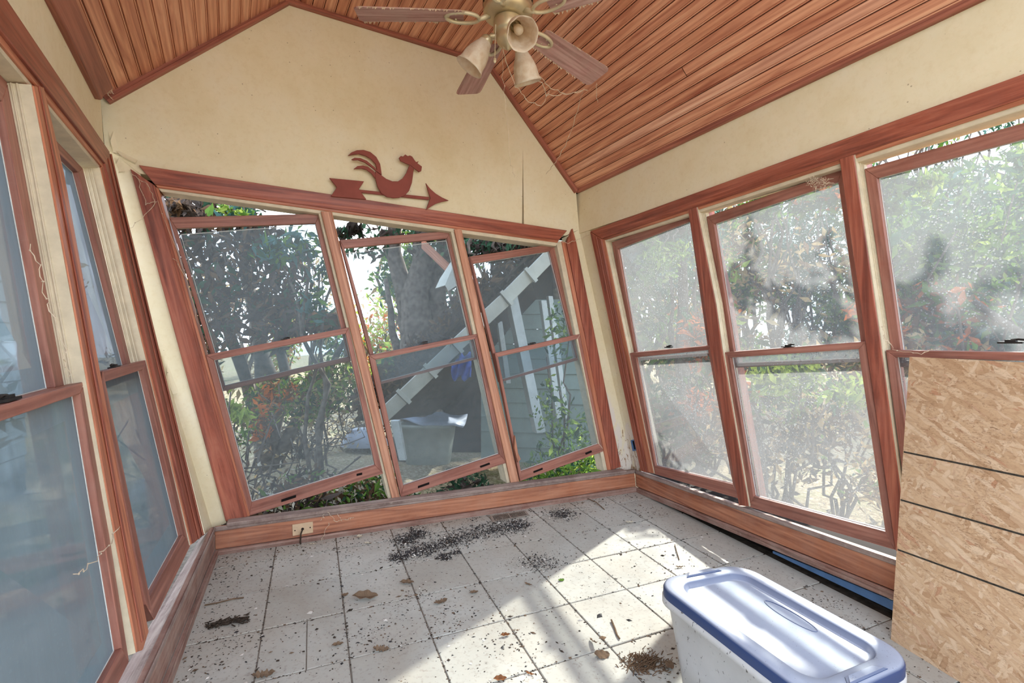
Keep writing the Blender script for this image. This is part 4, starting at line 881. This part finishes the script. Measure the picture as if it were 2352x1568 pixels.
leaf(775, 1482, .022, 'curl', 'deadleaf', .5, 'small dark dry leaf on the half tile')
leaf(875, 1494, .030, 'oak', 'deadleaf', .2, 'dark pointed leaf on the joint left of the lower sun patch', .4)
leaf(1213, 1343, .020, 'long', 'deadleaf', -.4, 'small dark leaf at the corner of the upper sun patch', .3)
leaf(1289, 1333, .016, 'round', 'lf_green', .5, 'small round green leaf on the sunlit tile')
leaf(1362, 1479, .030, 'long', 'deadleaf', 1.9, 'upright grey leaf on the joint near the end of the shadow stripes', .6)
leaf(1382, 1507, .030, 'round', 'deadleaf', .2, 'round brown curled leaf in the shade below the shadow stripes', .3)
leaf(1537, 1531, .026, 'round', 'deadleaf', 1., 'brown leaf lying against the foot of the storage bin', .3)
leaf(1445, 1200, .028, 'oak', 'paleleaf', .2, 'tan dry leaf on the shaded tiles near the right back corner')
leaf(1560, 1303, .022, 'long', 'deadleaf', .1, 'long dark leaf on the sunlit tiles just left of the bin lid')
leaf(1160, 1460, .020, 'curl', 'rustleaf', .3, 'orange brown leaf bit on the lower sunlit tile, topmost of three')
leaf(1148, 1562, .024, 'curl', 'rustleaf', .3, 'orange brown leaf at the bottom edge of the sunlit floor', .3)
leaf(1217, 1548, .018, 'long', 'rustleaf', -.4, 'orange brown leaf on the joint left of the brown clump')
def twig(x, y, pts_, r, label):
    o = MB(); o.tube([onfloor(x+a, y+b, r+c) for a, b, c in pts_], r, 6); return tag(build('twig', o, M['deadleaf']), label, 'twig')
twig(1412, 1445, [(-8, -18, .004), (0, 0, .002), (5, 15, .001), (11, 24, .002)], .0035, 'short dark twig with a knob on the shaded tile left of the bin')
twig(520, 1384, [(-50, 8, .002), (-20, 2, .001), (15, -6, .003), (40, -10, .001)], .003, 'thin curved twig lying in the dirt along the left baseboard')
twig(1550, 1268, [(0, -16, .002), (4, 0, .003), (10, 18, .001)], .0022, 'thin pale twig on the sunlit tiles')
twig(1370, 1155, [(-20, -8, .004), (0, 0, .002), (18, 16, .002)], .003, 'forked dark twig by the back shoe moulding near the right corner')
mb = MB()
for _ in range(420):
    p = onfloor(1478+random.gauss(0, 26), 1527+random.gauss(0, 11), .001); a = random.gauss(.7, .7); l = random.uniform(.008, .028); d = np.array([math.cos(a), math.sin(a), random.uniform(-.2, .5)]); hgt = .022*math.exp(-((p-onfloor(1474, 1525))@(p-onfloor(1474, 1525)))/.0008)*random.random()
    mb.tube([p+UP*hgt, p+UP*hgt+d*l], random.uniform(.0006, .0018), 4, False)
tag(build('leaf_clump', mb, M['lf_dead2']), 'matted brown clump of dead leaves on the floor beside the bin', 'leaf clump', kind='thing')
mb = MB()
for _ in range(160):
    x = random.uniform(470, 565); y = 1442-(x-470)*.18+random.gauss(0, 4); p = onfloor(x, y, .003+random.random()*.01); a = random.uniform(-.5, 1.2); d = np.array([math.cos(a), math.sin(a), random.uniform(-.2, .3)])*random.uniform(.006, .022); mb.tube([p, p+d], random.uniform(.0012, .003), 4, False)
tag(build('bark_clump', mb, M['dirt']), 'ridge of dark dirt and bark bits beside the left baseboard', 'debris', kind='thing')

# ------------------------------------------------------------------ outside: ground, trees, brush, the collapsed porch
GZ = -.45
mb = MB(); gn = 48; vs = []
for i in range(gn+1):
    for j in range(gn+1):
        x, y = -30+60*i/gn, -18+60*j/gn; r = max(0, math.hypot(x, y-1)-4)
        vs.append((x, y, GZ+.10*math.sin(x*1.3+.7*y)+.08*math.sin(y*2.1-x)+r*.012))
mb.idx(vs, [[i*(gn+1)+j, (i+1)*(gn+1)+j, (i+1)*(gn+1)+j+1, i*(gn+1)+j+1] for i in range(gn) for j in range(gn)])
tag(build('ground', mb, M['ground'], smooth=True), 'leaf littered brown ground outside the windows', kind='structure')
def leafcloud(blobs, n, size, mats, wts, hang=0.):
    mb = MB(); W = np.array([b[3] for b in blobs]); W = W/W.sum(); ks = RNG.choice(len(blobs), n, p=W); mi = RNG.choice(len(mats), n, p=np.array(wts)/sum(wts))
    for k, m_ in zip(ks, mi):
        c, rad, sq = np.asarray(blobs[k][0]), blobs[k][1], blobs[k][2]; v = RNG.normal(0, 1, 3); v = v/np.linalg.norm(v)*RNG.random()**.42
        p = c+v*rad*np.array([1, 1, sq]); a = nz(RNG.normal(0, 1, 3)+np.array([0, 0, -hang])); b = nz(np.cross(a, RNG.normal(0, 1, 3))); s_ = size*RNG.lognormal(0, .3); nn = np.cross(a, b)
        mb.m = int(m_); q = [p-a*s_, p-a*s_*.2+b*s_*.36+nn*s_*.12, p+a*s_, p-a*s_*.2-b*s_*.36+nn*s_*.12]
        mb.idx(q, [(0, 1, 2, 3)])
    return mb
def limbs(base, tips, r0, seg=8, wob=.06):
    mb = MB()
    for t, r in tips:
        base_, t = np.asarray(base, float), np.asarray(t, float); L = np.linalg.norm(t-base_); P = [base_+(t-base_)*k/7+RNG.normal(0, wob*L*.25, 3)*(0 < k < 7) for k in range(8)]
        mb.tube(P, [r*(1-.75*k/7)+.004 for k in range(8)], seg)
    return mb
def tree(name, label, cat, base, tips, r, blobs, n, size, mats, wts, group=None, hang=0., wob=.06, bark='bark'):
    o = empty(name, base, label, cat, group=group)
    build('trunk', limbs(base, tips, r, wob=wob), M[bark], o, smooth=True)
    if n: build('foliage', leafcloud(blobs, n, size, mats, wts, hang), [M[m] for m in mats], o)['kind'] = 'stuff'
    return o
def gnd(x, Y): p = at(x, 784, Y); return np.array([p[0], p[1], GZ+.02])
def B(x, y, Y, r, sq=1., w=1.): return (at(x, y, Y), r, sq, w)
# through the back windows
tree('oak_tree', 'forked grey oak trunk hung with dead leaves behind the first back window', 'tree', gnd(622, 6.2), [(at(600, 700, 6.0), .17), (at(560, 420, 5.8), .13), (at(690, 560, 6.0), .09), (at(800, 770, 6.4), .10), (at(470, 520, 5.2), .10)], .2,
     [B(500, 600, 5.2, .62, 1.2, 2.2), B(470, 740, 5.2, .42, 1.2, 1), B(645, 650, 5.6, .42, 1.3, 1.6), B(640, 740, 5.6, .36, 1, 1), B(745, 740, 6.0, .32, .5, .7), B(440, 480, 5, .5, .7, 1), B(585, 540, 5.6, .35, .7, .6)], 3600, .062, ['lf_dead', 'lf_dead2', 'lf_dk'], [5, 2.4, 1], hang=.8)
tree('oak_sapling', 'thin green leaved oak branch against the sky in the first back window', 'tree', gnd(735, 5.0), [(at(705, 560, 4.6), .03), (at(650, 610, 4.6), .02), (at(730, 520, 4.8), .02)], .03,
     [B(690, 560, 4.6, .22, .8, 1), B(625, 580, 4.6, .2, .8, 1), B(740, 620, 4.8, .2, 1, .8), B(540, 490, 4.2, .2, .5, .6), B(720, 700, 4.8, .2, 1., .6)], 420, .055, ['lf_blue', 'lf_dk', 'lf_green'], [3, 2, 1.2], wob=.12)
tree('young_tree', 'slender bare young tree beyond the fork, in the first back window', 'tree', gnd(735, 9), [(at(735, 620, 9), .05), (at(760, 640, 9), .02), (at(700, 650, 9), .02), (at(745, 560, 9), .02), (at(715, 600, 9), .015)], .05,
     [B(735, 640, 9, .6, 1, 1)], 160, .05, ['lf_tan', 'lf_green2'], [2, 1], wob=.15)
tree('smooth_tree', 'broad grey tree trunk filling the upper pane of the second back window', 'tree', gnd(960, 6.8), [(at(965, 520, 6.4), .40), (at(905, 380, 6.4), .22), (at(1040, 380, 6.6), .24), (at(885, 640, 6.5), .10)], .36,
     [B(1010, 520, 6.2, .6, .7, 1), B(850, 560, 6.6, .4, .6, .5), B(1060, 760, 6.8, .5, 1, 1)], 900, .06, ['lf_dk', 'lf_dead'], [2, 2], wob=.03)
tree('green_bush', 'tangled green and tan bush low behind the first back window', 'bush', gnd(740, 5.4), [(at(700, 870, 5.4), .015), (at(760, 850, 5.3), .015), (at(790, 900, 5.3), .012), (at(650, 890, 5.4), .012)], .02,
     [B(760, 890, 5.3, .36, .9, 2), B(700, 920, 5.3, .36, .8, 1.4), B(640, 900, 5.5, .3, .8, .8), B(560, 960, 5.0, .3, 1.2, .8)], 2400, .040, ['lf_green', 'lf_tan', 'lf_green2', 'lf_dead2', 'lf_dk'], [3, 2, 1.2, 1.6, 2], wob=.2)
tree('rust_bush', 'small sprig of rusty orange leaves left of the trunk in the first back window', 'bush', gnd(600, 4.0), [(at(612, 930, 4.0), .008), (at(590, 900, 4.0), .008), (at(640, 880, 4.0), .007)], .01,
     [B(612, 930, 4.0, .12, 1.2, 1), B(600, 985, 4.0, .10, 1, 1), B(672, 900, 4.1, .07, 1, .6), B(625, 900, 4.1, .1, 1, .6)], 220, .034, ['lf_orange', 'lf_dead2'], [2, 1.2], wob=.2)
tree('broadleaf_weed', 'pale green broad leaved weed at the left edge of the first back window', 'plant', gnd(545, 3.6), [(at(548, 940, 3.6), .008), (at(530, 900, 3.6), .006)], .01,
     [B(552, 955, 3.6, .075, .7, 1), B(535, 935, 3.6, .05, .7, .6)], 90, .040, ['lf_green2', 'lf_green'], [3, 1], wob=.1)
for k, (x, Y, h, lab) in enumerate(((520, 4.0, 1055, 'pale twiggy brush left of the oak trunk base'), (700, 6.8, 1000, 'pale twiggy brush right of the oak trunk base'), (850, 7.5, 960, 'pale twiggy brush beside the grey trash can'))):
    g_ = gnd(x, Y); tips = [(g_+np.array([random.gauss(0, .55), random.gauss(0, .4), random.uniform(.25, 1.1)]), random.uniform(.004, .009)) for _ in range(46)]
    tree('twig_brush', lab, 'brush', g_, tips, .01, [(g_+UP*.35, .7, .6, 1)], 520, .035, ['lf_pale', 'lf_tan', 'lf_dead2'], [3, 3, 2], wob=.3, bark='bark')
# shrubs and dead leaves crowding the gap under the raised sashes
for k, (x, y, Y, r, n, mats, wts, lab, nm) in enumerate(((700, 1150, 3.35, .2, 900, ['lf_dead', 'lf_dead2', 'lf_green', 'lf_pale'], [5, 3, 1.6, 1.4], 'dark dead leaves and green sprigs outside the gap under the first raised sash', 'leafy_undergrowth'), (850, 1135, 3.5, .15, 600, ['lf_green', 'lf_dead2', 'lf_dk', 'lf_pale'], [3, 3, 2, 1], 'green and brown sprigs by the right end of the gap under the first raised sash', 'leafy_undergrowth'),
        (1065, 1118, 4.0, .15, 420, ['lf_dk', 'lf_dead', 'lf_dk'], [4, 3, 1], 'dark leaves in the shadow under the second raised sash', 'leafy_undergrowth'), (1320, 1068, 4.6, .3, 900, ['lf_green', 'lf_dk', 'lf_green2'], [4, 2, 1], 'bright green leaves outside the gap under the third raised sash', 'leafy_undergrowth'))):
    c_ = at(x, y, Y); g_ = np.array([c_[0], c_[1], GZ+.05]); tree(nm, lab, 'bush', g_, [(c_+RNG.normal(0, r*.4, 3), .006) for _ in range(9)], .01, [(c_, r*1.5, .8, 1), (c_+U*.25-UP*.12, r, .7, .6), (c_-U*.25-UP*.12, r, .7, .6)], n*2, .032, mats, wts, wob=.2)
# leaves hanging in the open gap above the dropped upper sashes
hb_ = at(430, 470, 3.4); tree('dead_branch', 'dark dead oak leaves hanging in the open gap over the first back window', 'branch', at(380, 400, 3.8), [(at(430, 480, 3.4), .01), (at(610, 486, 3.5), .006)], .01, [B(410, 480, 3.4, .10, .7, 1), B(450, 505, 3.5, .09, .5, .6)], 150, .045, ['lf_dead', 'lf_dead2'], [3, 1], hang=1.)
tree('green_sprig', 'bright green leaf sprig against the sky in the gap over the first back window', 'branch', at(480, 440, 3.9), [(at(545, 484, 3.6), .006), (at(520, 490, 3.6), .006)], .008, [B(515, 482, 3.6, .055, .6, 1), B(555, 488, 3.6, .05, .5, 1)], 60, .032, ['lf_green2', 'lf_green'], [2, 1])
tree('dead_sprig', 'hanging dark maple leaves in the open gap over the second back window', 'branch', at(800, 470, 4.2), [(at(815, 530, 3.9), .006), (at(850, 525, 3.9), .005)], .008, [B(815, 525, 3.9, .06, .9, 1.2), B(790, 535, 3.9, .06, .8, 1), B(900, 540, 4.2, .12, .3, .8)], 90, .05, ['lf_dead', 'lf_dk'], [3, 1], hang=1.)
tree('vine_tangle', 'dark tangle of vines in the open gap over the third back window', 'vine', at(1090, 500, 4.6), [(at(1140, 575, 4.5), .02), (at(1080, 600, 4.5), .02), (at(1180, 560, 4.6), .01)], .02, [B(1130, 570, 5.0, .35, .4, 1)], 700, .045, ['lf_dk', 'lf_dead'], [2, 3], wob=.2)
tree('shading_evergreen', 'dense dark evergreen added over the fallen porch to keep sun off the back windows', 'tree', np.array([1.3, 7.2, GZ]), [(np.array([1.45, 6.1, 3.6]), .10), (np.array([.2, 6.3, 3.6]), .08), (np.array([-.9, 6.2, 3.6]), .06)], .14,
     [(np.array([1.40, 6.05, 3.1]), .95, 1.1, 2), (np.array([.3, 6.3, 3.3]), 1.0, 1., 2), (np.array([-.9, 6.2, 3.4]), .85, .9, 1.2), (np.array([-2.0, 6.2, 3.6]), .7, .8, .8), (np.array([.9, 6.2, 4.4]), 1.0, .8, 1.2)], 15000, .11, ['lf_dk', 'lf_blue', 'lf_dead'], [4, 1, 1], wob=.06)  # tree added to stop sun coming through the back windows
# collapsed porch roof next door
pr_ = empty('collapsed_porch', at(1180, 900, 5.4), 'fallen porch roof with a slanting white gutter and leaning white posts', 'porch')
g0, g1 = at(872, 985, 4.4), at(1330, 545, 4.9); gd = nz(g1-g0); up_g = nz(np.cross(gd, np.cross(UP, gd))); up_g = up_g if up_g[2] > 0 else -up_g; inn = nz(np.cross(gd, up_g)); inn = inn if inn[1] > 0 else -inn
nseg = 8; Lg = np.linalg.norm(g1-g0)
for k in range(nseg):
    a, b = g0+gd*Lg*(k+.01)/nseg, g0+gd*Lg*(k+1.0)/nseg; sag = [random.uniform(-.012, .012)*UP for _ in range(2)]; hgt = .135
    q = [a+up_g*hgt+sag[0]-inn*.03, b+up_g*hgt+sag[1]-inn*.03, b+sag[1], a+sag[0]]; mb = MB(); mb.hexa(q, [p+inn*.10 for p in q], gd); sg = build('gutter', mb, M['fascia'], pr_, bevel=.006)
    mb = MB(); q2 = [a-up_g*.02-inn*.034, a+gd*.035-up_g*.02-inn*.034, a+gd*.035+up_g*(hgt+.015)-inn*.045, a+up_g*(hgt+.015)-inn*.045]; mb.hexa(q2, [p+inn*.03 for p in q2], up_g); build('joint_cover', mb, M['fascia'], sg)
rd = nz(np.array([.10, .90, -.10])); 
for k in range(9):                                            # roof boards behind the gutter
    a = g0+gd*Lg*k/9+up_g*.15; b = g0+gd*Lg*(k+.97)/9+up_g*.15; q = [a, b, b+rd*2.6, a+rd*2.6]; dz = random.uniform(-.02, .02)*UP
    mb = MB(); mb.hexa([p+dz for p in q], [p+dz-UP*.04 for p in q], rd); build('roof_board', mb, M['roofdark'], pr_)
mb = MB(); q = [g0+up_g*.2-gd*.1, g1+up_g*.2+gd*.3, g1+up_g*.2+gd*.3+rd*2.7, g0+up_g*.2-gd*.1+rd*2.7]; mb.hexa([p+UP*.03 for p in q], [p+UP*.0 for p in q], gd); build('roofing', mb, M['roofing'], pr_)
mb = MB(); q = [at(985, 800, 7.4), at(1150, 800, 7.4), at(1150, 1075, 7.4), at(985, 1060, 7.4)]; mb.hexa(q, [p+np.array([0, .08, 0]) for p in q], UP); build('shade_panel', mb, M['roofdark'], pr_)  # dark panel standing in for the shade inside the porch
deb = [g0+gd*Lg*t+up_g*(.2+.05*random.random())+inn*.2 for t in np.linspace(.05, 1, 16)]
build('roof_litter', leafcloud([(p, .22, .7, 1) for p in deb], 2600, .05, ['a', 'b'], [3, 2], .2), [M['lf_dead'], M['lf_dead2']], pr_)['kind'] = 'stuff'
for (x0, y0, x1, y1, Y, r) in ((1172, 672, 1238, 992, 5.3, .055), (1146, 738, 1166, 880, 5.6, .03), (1246, 690, 1282, 960, 5.5, .035), (1262, 680, 1300, 960, 5.7, .03)):
    a, b = at(x0, y0, Y), at(x1, y1, Y-.1); mb = MB(); q = [a+U*s0*r+ROOMF*s1*r for s0, s1 in ((-1, -1), (1, -1), (1, 1), (-1, 1))]; q2 = [b+U*s0*r+ROOMF*s1*r for s0, s1 in ((-1, -1), (1, -1), (1, 1), (-1, 1))]; mb.hexa(q, q2, b-a); build('post', mb, M['whitepaint'], pr_, bevel=.004)
for k in range(11):                                           # clapboards of the wall behind the posts
    z0 = GZ+.1+k*.19; a = at(1105, 784, 6.4); b = at(1440, 784, 6.0); q = [np.array([a[0], a[1], z0]), np.array([b[0], b[1], z0]), np.array([b[0], b[1], z0+.185]), np.array([a[0], a[1], z0+.185])]; nb_ = np.array([0, -.02, 0])
    mb = MB(); mb.hexa([q[0]+nb_*1.0, q[1]+nb_*1.0, q[2], q[3]], [p+np.array([0, .05, 0]) for p in q], b-a); build('clapboard', mb, M['siding'], pr_)
mb = MB(); q = [at(1010, 640, 5.0), at(1062, 560, 4.9), at(1075, 640, 4.9), at(1050, 655, 4.9), at(1030, 668, 4.9), at(1022, 655, 4.9), at(1000, 662, 5.)]
cp = empty('torn_siding_panel', at(1030, 650, 5.), 'torn cream siding panel hanging right of the broad trunk', 'panel'); mb.hexa(q, [p+np.array([.02, .03, 0]) for p in q], UP); build('sheet', mb, M['fascia'], cp)
mb = MB(); a, b = at(968, 548, 5.1), at(1052, 628, 5.0); q = [a, b, b-UP*.1, a-UP*.1]; mb.hexa(q, [p+np.array([.02, .05, 0]) for p in q], b-a); build('batten', mb, M['stop'], cp)
tree('ivy', 'green ivy leaves sprinkled over the posts behind the third back window', 'vine', gnd(1290, 4.9), [(at(1285, 900, 4.9), .012), (at(1300, 740, 5.0), .01), (at(1255, 820, 4.9), .008)], .012, [B(1285, 760, 4.9, .16, 2.2, 1), B(1270, 940, 4.8, .22, 1.6, 1), B(1330, 980, 4.7, .2, 1, .7)], 420, .034, ['lf_green', 'lf_green2', 'lf_dk'], [3, 1, 2], wob=.1)
tp = tree('blue_tarp', 'crumpled bright blue tarp scrap behind the second back window', 'tarp', at(1060, 850, 4.3), [(at(1062, 838, 4.3), .004)], .004, [], 0, .03, [], []) if False else None
mb = MB(); gx = 9; P_ = [[at(1038+44*i/gx, 812+58*j/gx+6*math.sin(i*1.3), 4.54)+np.array([0, .05*math.sin(i*1.9+j*.8), 0]) for j in range(gx+1)] for i in range(gx+1)]
mb.idx([p for r in P_ for p in r], [[i*(gx+1)+j, i*(gx+1)+j+1, (i+1)*(gx+1)+j+1, (i+1)*(gx+1)+j] for i in range(gx) for j in range(gx) if (i+j) > 3]); o = build('blue_tarp', mb, M['tarp'], smooth=True); o.modifiers.new('s', 'SOLIDIFY').thickness = .004; tag(o, 'crumpled bright blue tarp scrap hanging behind the second back window', 'tarp')
tc_ = empty('trash_can', gnd(985, 6.4), 'grey trash can with a buckled sheet on top behind the second back window', 'trash can')
g_ = gnd(985, 6.4); hh = at(985, 968, 6.4)[2]-g_[2]; mb = MB(); rs = []
for z, sx in ((0, .27), (hh*.5, .31), (hh*.92, .345), (hh*.93, .365), (hh, .365), (hh, .33)):
    rs.append([g_+UP*z+np.array([math.copysign(abs(math.cos(t))**.5, math.cos(t))*sx, math.copysign(abs(math.sin(t))**.5, math.sin(t))*sx*.85, 0]) for t in np.linspace(0, 2*math.pi, 25)[:-1]])
rings(mb, rs, cap1=True); build('body', mb, M['canbody'], tc_, smooth=True)
mb = MB(); vs = []
for i in range(9):
    for j in range(5): vs.append(g_+UP*(hh+.03+.035*math.sin(i*1.1+j)+.02*j)+np.array([-.46+.94*i/8, -.3+.6*j/4, .06-.12*i/8]))
mb.idx(vs, [[i*5+j, (i+1)*5+j, (i+1)*5+j+1, i*5+j+1] for i in range(8) for j in range(4)]); o = build('sheet', mb, M['canlid'], tc_, smooth=True); o.modifiers.new('s', 'SOLIDIFY').thickness = .02
sp_ = empty('sign_stake', gnd(915, 6.0), 'broken white post left of the trash can', 'post'); mb = MB(); a, b = at(908, 965, 6.0), at(926, 1055, 6.0); q = [a+np.array([i*.05, j*.05, 0]) for i, j in ((-1, -1), (1, -1), (1, 1), (-1, 1))]; q2 = [b+np.array([i*.04, j*.04, 0]) for i, j in ((-1, -1), (1, -1), (1, 1), (-1, 1))]; mb.hexa(q, q2, b-a); build('stake', mb, M['whitepaint'], sp_); sp_.name = 'broken_post'
bw = empty('wheelbarrow_tray', gnd(830, 7.2), 'blue grey upturned tray on the ground at the right edge of the first back window', 'tray'); mb = MB(); g_ = gnd(838, 7.2); rings(mb, [[g_+np.array([math.cos(t)*a, math.sin(t)*b, z]) for t in np.linspace(0, 2*math.pi, 17)[:-1]] for a, b, z in ((.36, .24, .1), (.35, .23, .14), (.22, .15, .34))]); build('tray', mb, M['canlid'], bw, smooth=True)
# backdrop woods, each tree a thing
ti = 0
kinds = [('grey bare woodland tree', ['lf_tan', 'lf_dead2'], [2, 2], 700), ('olive green woodland tree', ['lf_green', 'lf_dk', 'lf_tan'], [3, 3, 1], 2400), ('dark evergreen woodland tree', ['lf_dk', 'lf_blue'], [3, 1], 2400), ('yellowing woodland tree', ['lf_green2', 'lf_tan', 'lf_orange'], [3, 2, 1], 1900)]
spots = [(330, 15, 0, 1), (430, 14, 0, .9), (560, 18, 0, .6), (655, 22, 3, .4), (800, 20, 1, .4), (860, 15, 3, .5), (950, 12, 1, 1.1), (1060, 11, 2, 1.2), (1180, 10, 2, 1.2), (1290, 11, 1, 1.1), (1400, 12, 0, 1.), (1465, 9, 1, 1.), (1530, 13, 0, 1.3), (1600, 11, 3, 1.1), (1690, 13, 1, 1.2), (1780, 11, 0, 1.2), (1860, 14, 2, 1.1), (1950, 12, 1, 1.05), (2060, 13, 1, 1.), (2180, 10, 2, 1.), (2290, 9, 2, 1.), (2420, 9, 1, 1.), (2600, 10, 3, 1.)]
wh = ['beyond the left corner', 'beyond the oak trunk', 'in the first back window gap of sky', 'far off right of the oak', 'far off left of the broad trunk', 'just left of the broad trunk', 'right behind the broad trunk', 'behind the torn siding panel', 'behind the porch roof', 'beyond the leaning posts', 'beyond the right back corner', 'at the left edge of the first right window', 'in the middle of the first right window', 'at the right edge of the first right window', 'at the left edge of the second right window', 'left of centre in the second right window', 'right of centre in the second right window', 'behind the second right mullion post', 'at the left edge of the third right window', 'in the middle of the third right window', 'at the picture edge of the third right window', 'past the right picture edge', 'far past the right picture edge']
for k_, (x, Y, kd) in enumerate(((1440, 17, 1), (1570, 18, 2), (1700, 18, 1), (1830, 19, 2), (1960, 18, 1), (2090, 19, 2), (2170, 16, 1), (2290, 16, 2), (2390, 15, 1))):
    spots.append((x, Y, kd, 1.25 if x < 1950 else 1.75)); wh.append('in the far hazy row beyond the right windows')
for (x, Y, kd, hs), pl in zip(spots, wh):
    nm, mats, wts, n = kinds[kd]; g_ = gnd(x, Y); hgt = 5.2*hs*(Y/12)**.5; tips = [(g_+np.array([random.gauss(0, .5), random.gauss(0, .4), hgt*random.uniform(.6, 1)]), .05*random.uniform(.4, 1.3)+.03*(k == 0)) for k in range(9)]
    bl_ = [(g_+np.array([random.gauss(0, .55), random.gauss(0, .5), hgt*random.uniform(.12, .95)]), random.uniform(.45, .85), .9, 1) for _ in range(10)]
    tree('woodland_tree', nm+' '+pl, 'tree', g_, tips, .08, bl_, n, .10, mats, wts, 'woodland trees around the house', wob=.12)
# close brush outside the right windows
for (x, y, Y, r, n, sz, mats, wts, lab, nm) in (
        (1508, 610, 4.9, .22, 520, .045, ['lf_green', 'lf_green2'], [3, 1], 'bright green leaf spray in the upper pane of the first right window', 'green_sapling'),
        (1610, 750, 4.6, .26, 380, .05, ['lf_orange', 'lf_dead2', 'lf_dk'], [2, 2, 2], 'rusty leaves low in the upper pane of the first right window', 'rusty_shrub'),
        (1612, 930, 4.2, .18, 300, .042, ['lf_orange', 'lf_dead2'], [3, 2], 'orange leaf bunch in the lower pane of the first right window', 'orange_shrub'),
        (1530, 940, 4.6, .42, 900, .05, ['lf_dk', 'lf_green', 'lf_dead2'], [3, 1, 2], 'dark green brush in the lower pane of the first right window', 'dark_shrub'),
        (1785, 890, 3.7, .30, 900, .042, ['lf_green2', 'lf_green', 'lf_dk'], [3, 2, 1], 'sunlit yellow green shrub in the lower pane of the second right window', 'yellow_shrub'),
        (1722, 905, 3.7, .10, 110, .036, ['lf_orange', 'lf_green'], [3, 1], 'small orange leaves left of the yellow green shrub', 'orange_sprig'),
        (1800, 1010, 3.8, .45, 900, .04, ['lf_dead2', 'lf_tan', 'lf_dead'], [3, 2, 3], 'brown tangled brush low in the second right window', 'brown_brush'),
        (1930, 960, 4.2, .5, 800, .045, ['lf_dead2', 'lf_tan', 'lf_green'], [3, 3, 1], 'tan brush at the right side of the second right window', 'tan_brush'),
        (1760, 470, 3.4, .13, 220, .045, ['lf_dk', 'lf_green'], [3, 1], 'dark leaf tuft hanging at the top of the second right window', 'hanging_tuft'),
        (1890, 450, 3.2, .16, 260, .04, ['lf_dk', 'lf_green', 'lf_orange'], [3, 2, .5], 'ragged leaf spray hanging at the top right of the second right window', 'hanging_spray'),
        (2040, 430, 2.9, .11, 240, .04, ['lf_dk', 'lf_green'], [3, 2], 'dark leaf tuft hanging at the top left of the third right window', 'leaf_tuft'),
        (2115, 420, 2.9, .07, 130, .034, ['lf_green2', 'lf_green'], [2, 2], 'small bright leaf tuft just right of the dark one in the third window', 'bright_tuft'),
        (2150, 720, 4.0, .38, 700, .05, ['lf_orange', 'lf_dead2', 'lf_green'], [2, 2, 2], 'reddish brown bush in the third right window', 'red_bush'),
        (2280, 560, 4.4, .85, 3600, .055, ['lf_dk', 'lf_green', 'lf_green2'], [4, 3, .7], 'big dark green bush filling the right side of the third right window', 'evergreen_bush'),
        (2100, 850, 4.2, .5, 900, .05, ['lf_dk', 'lf_dead2', 'lf_tan'], [2, 2, 2], 'mixed brush behind the top edge of the strand board', 'mixed_brush')):
    c_ = at(x, y, Y); hang = c_[2] > 1.9 and 'bush' not in nm
    if hang: b_ = at(x+30, y-190, Y+.3); tips = [(c_+RNG.normal(0, r*.4, 3), .006) for _ in range(3)]
    else: b_ = np.array([c_[0], c_[1], GZ+.03]); tips = [(c_+RNG.normal(0, r*.7, 3), .012) for _ in range(8)]
    tree(nm, lab, 'branch' if hang else 'bush', b_, tips, .012, [(c_, r, .9, 1)]+[(c_+RNG.normal(0, r*.6, 3), r*.55, .9, .4) for _ in range(4)], n, sz, mats, wts, wob=.15)
tk = gnd(1572, 6.5); tree('straight_tree', 'dark straight tree trunk in the first right window', 'tree', tk, [(at(1566, 420, 6.4), .11), (at(1600, 520, 6.4), .04), (at(1530, 540, 6.4), .04)], .11, [B(1565, 560, 6.4, .6, .9, 1)], 420, .06, ['lf_blue', 'lf_dk'], [2, 2], wob=.04)
fl_ = empty('fallen_log', at(2290, 760, 3.6), 'pale fallen branch leaning across the third right window', 'log'); build('stem', MB().tube([at(2235, 690, 3.7), at(2300, 738, 3.6), at(2400, 800, 3.4)], [.02, .028, .03], 8), M['bark'], fl_, smooth=True)
# neighbouring wall seen dimly through the frosted left windows
hs_ = empty('neighbour_house', np.array([-4.6, 3.2, GZ]), 'blue grey clapboard house wall dimly seen through the frosted left windows', 'house')
a, b = np.array([-5.2, 5.2, 0]), np.array([-3.6, .6, 0])
for k in range(18):
    z0 = GZ+.05+k*.2; q = [a+UP*z0, b+UP*z0, b+UP*(z0+.195), a+UP*(z0+.195)]; n_ = nz(np.cross(b-a, UP)); n_ = n_ if n_[0] > 0 else -n_
    mb = MB(); mb.hexa([q[0]+n_*.02, q[1]+n_*.02, q[2], q[3]], [p-n_*.04 for p in q], b-a); build('clapboard', mb, M['bluesiding'], hs_)
tree('wild_shrub', 'pale tangled shrub seen at the left edge of the near left window', 'bush', np.array([-2.3, 1.75, GZ]), [(np.array([-2.3, 1.8, 1.2])+RNG.normal(0, .25, 3), .01) for _ in range(9)], .012, [(np.array([-2.35, 1.75, .95]), .42, 1.2, 1)], 700, .04, ['lf_pale', 'lf_tan', 'lf_green'], [3, 2, 1], wob=.2)
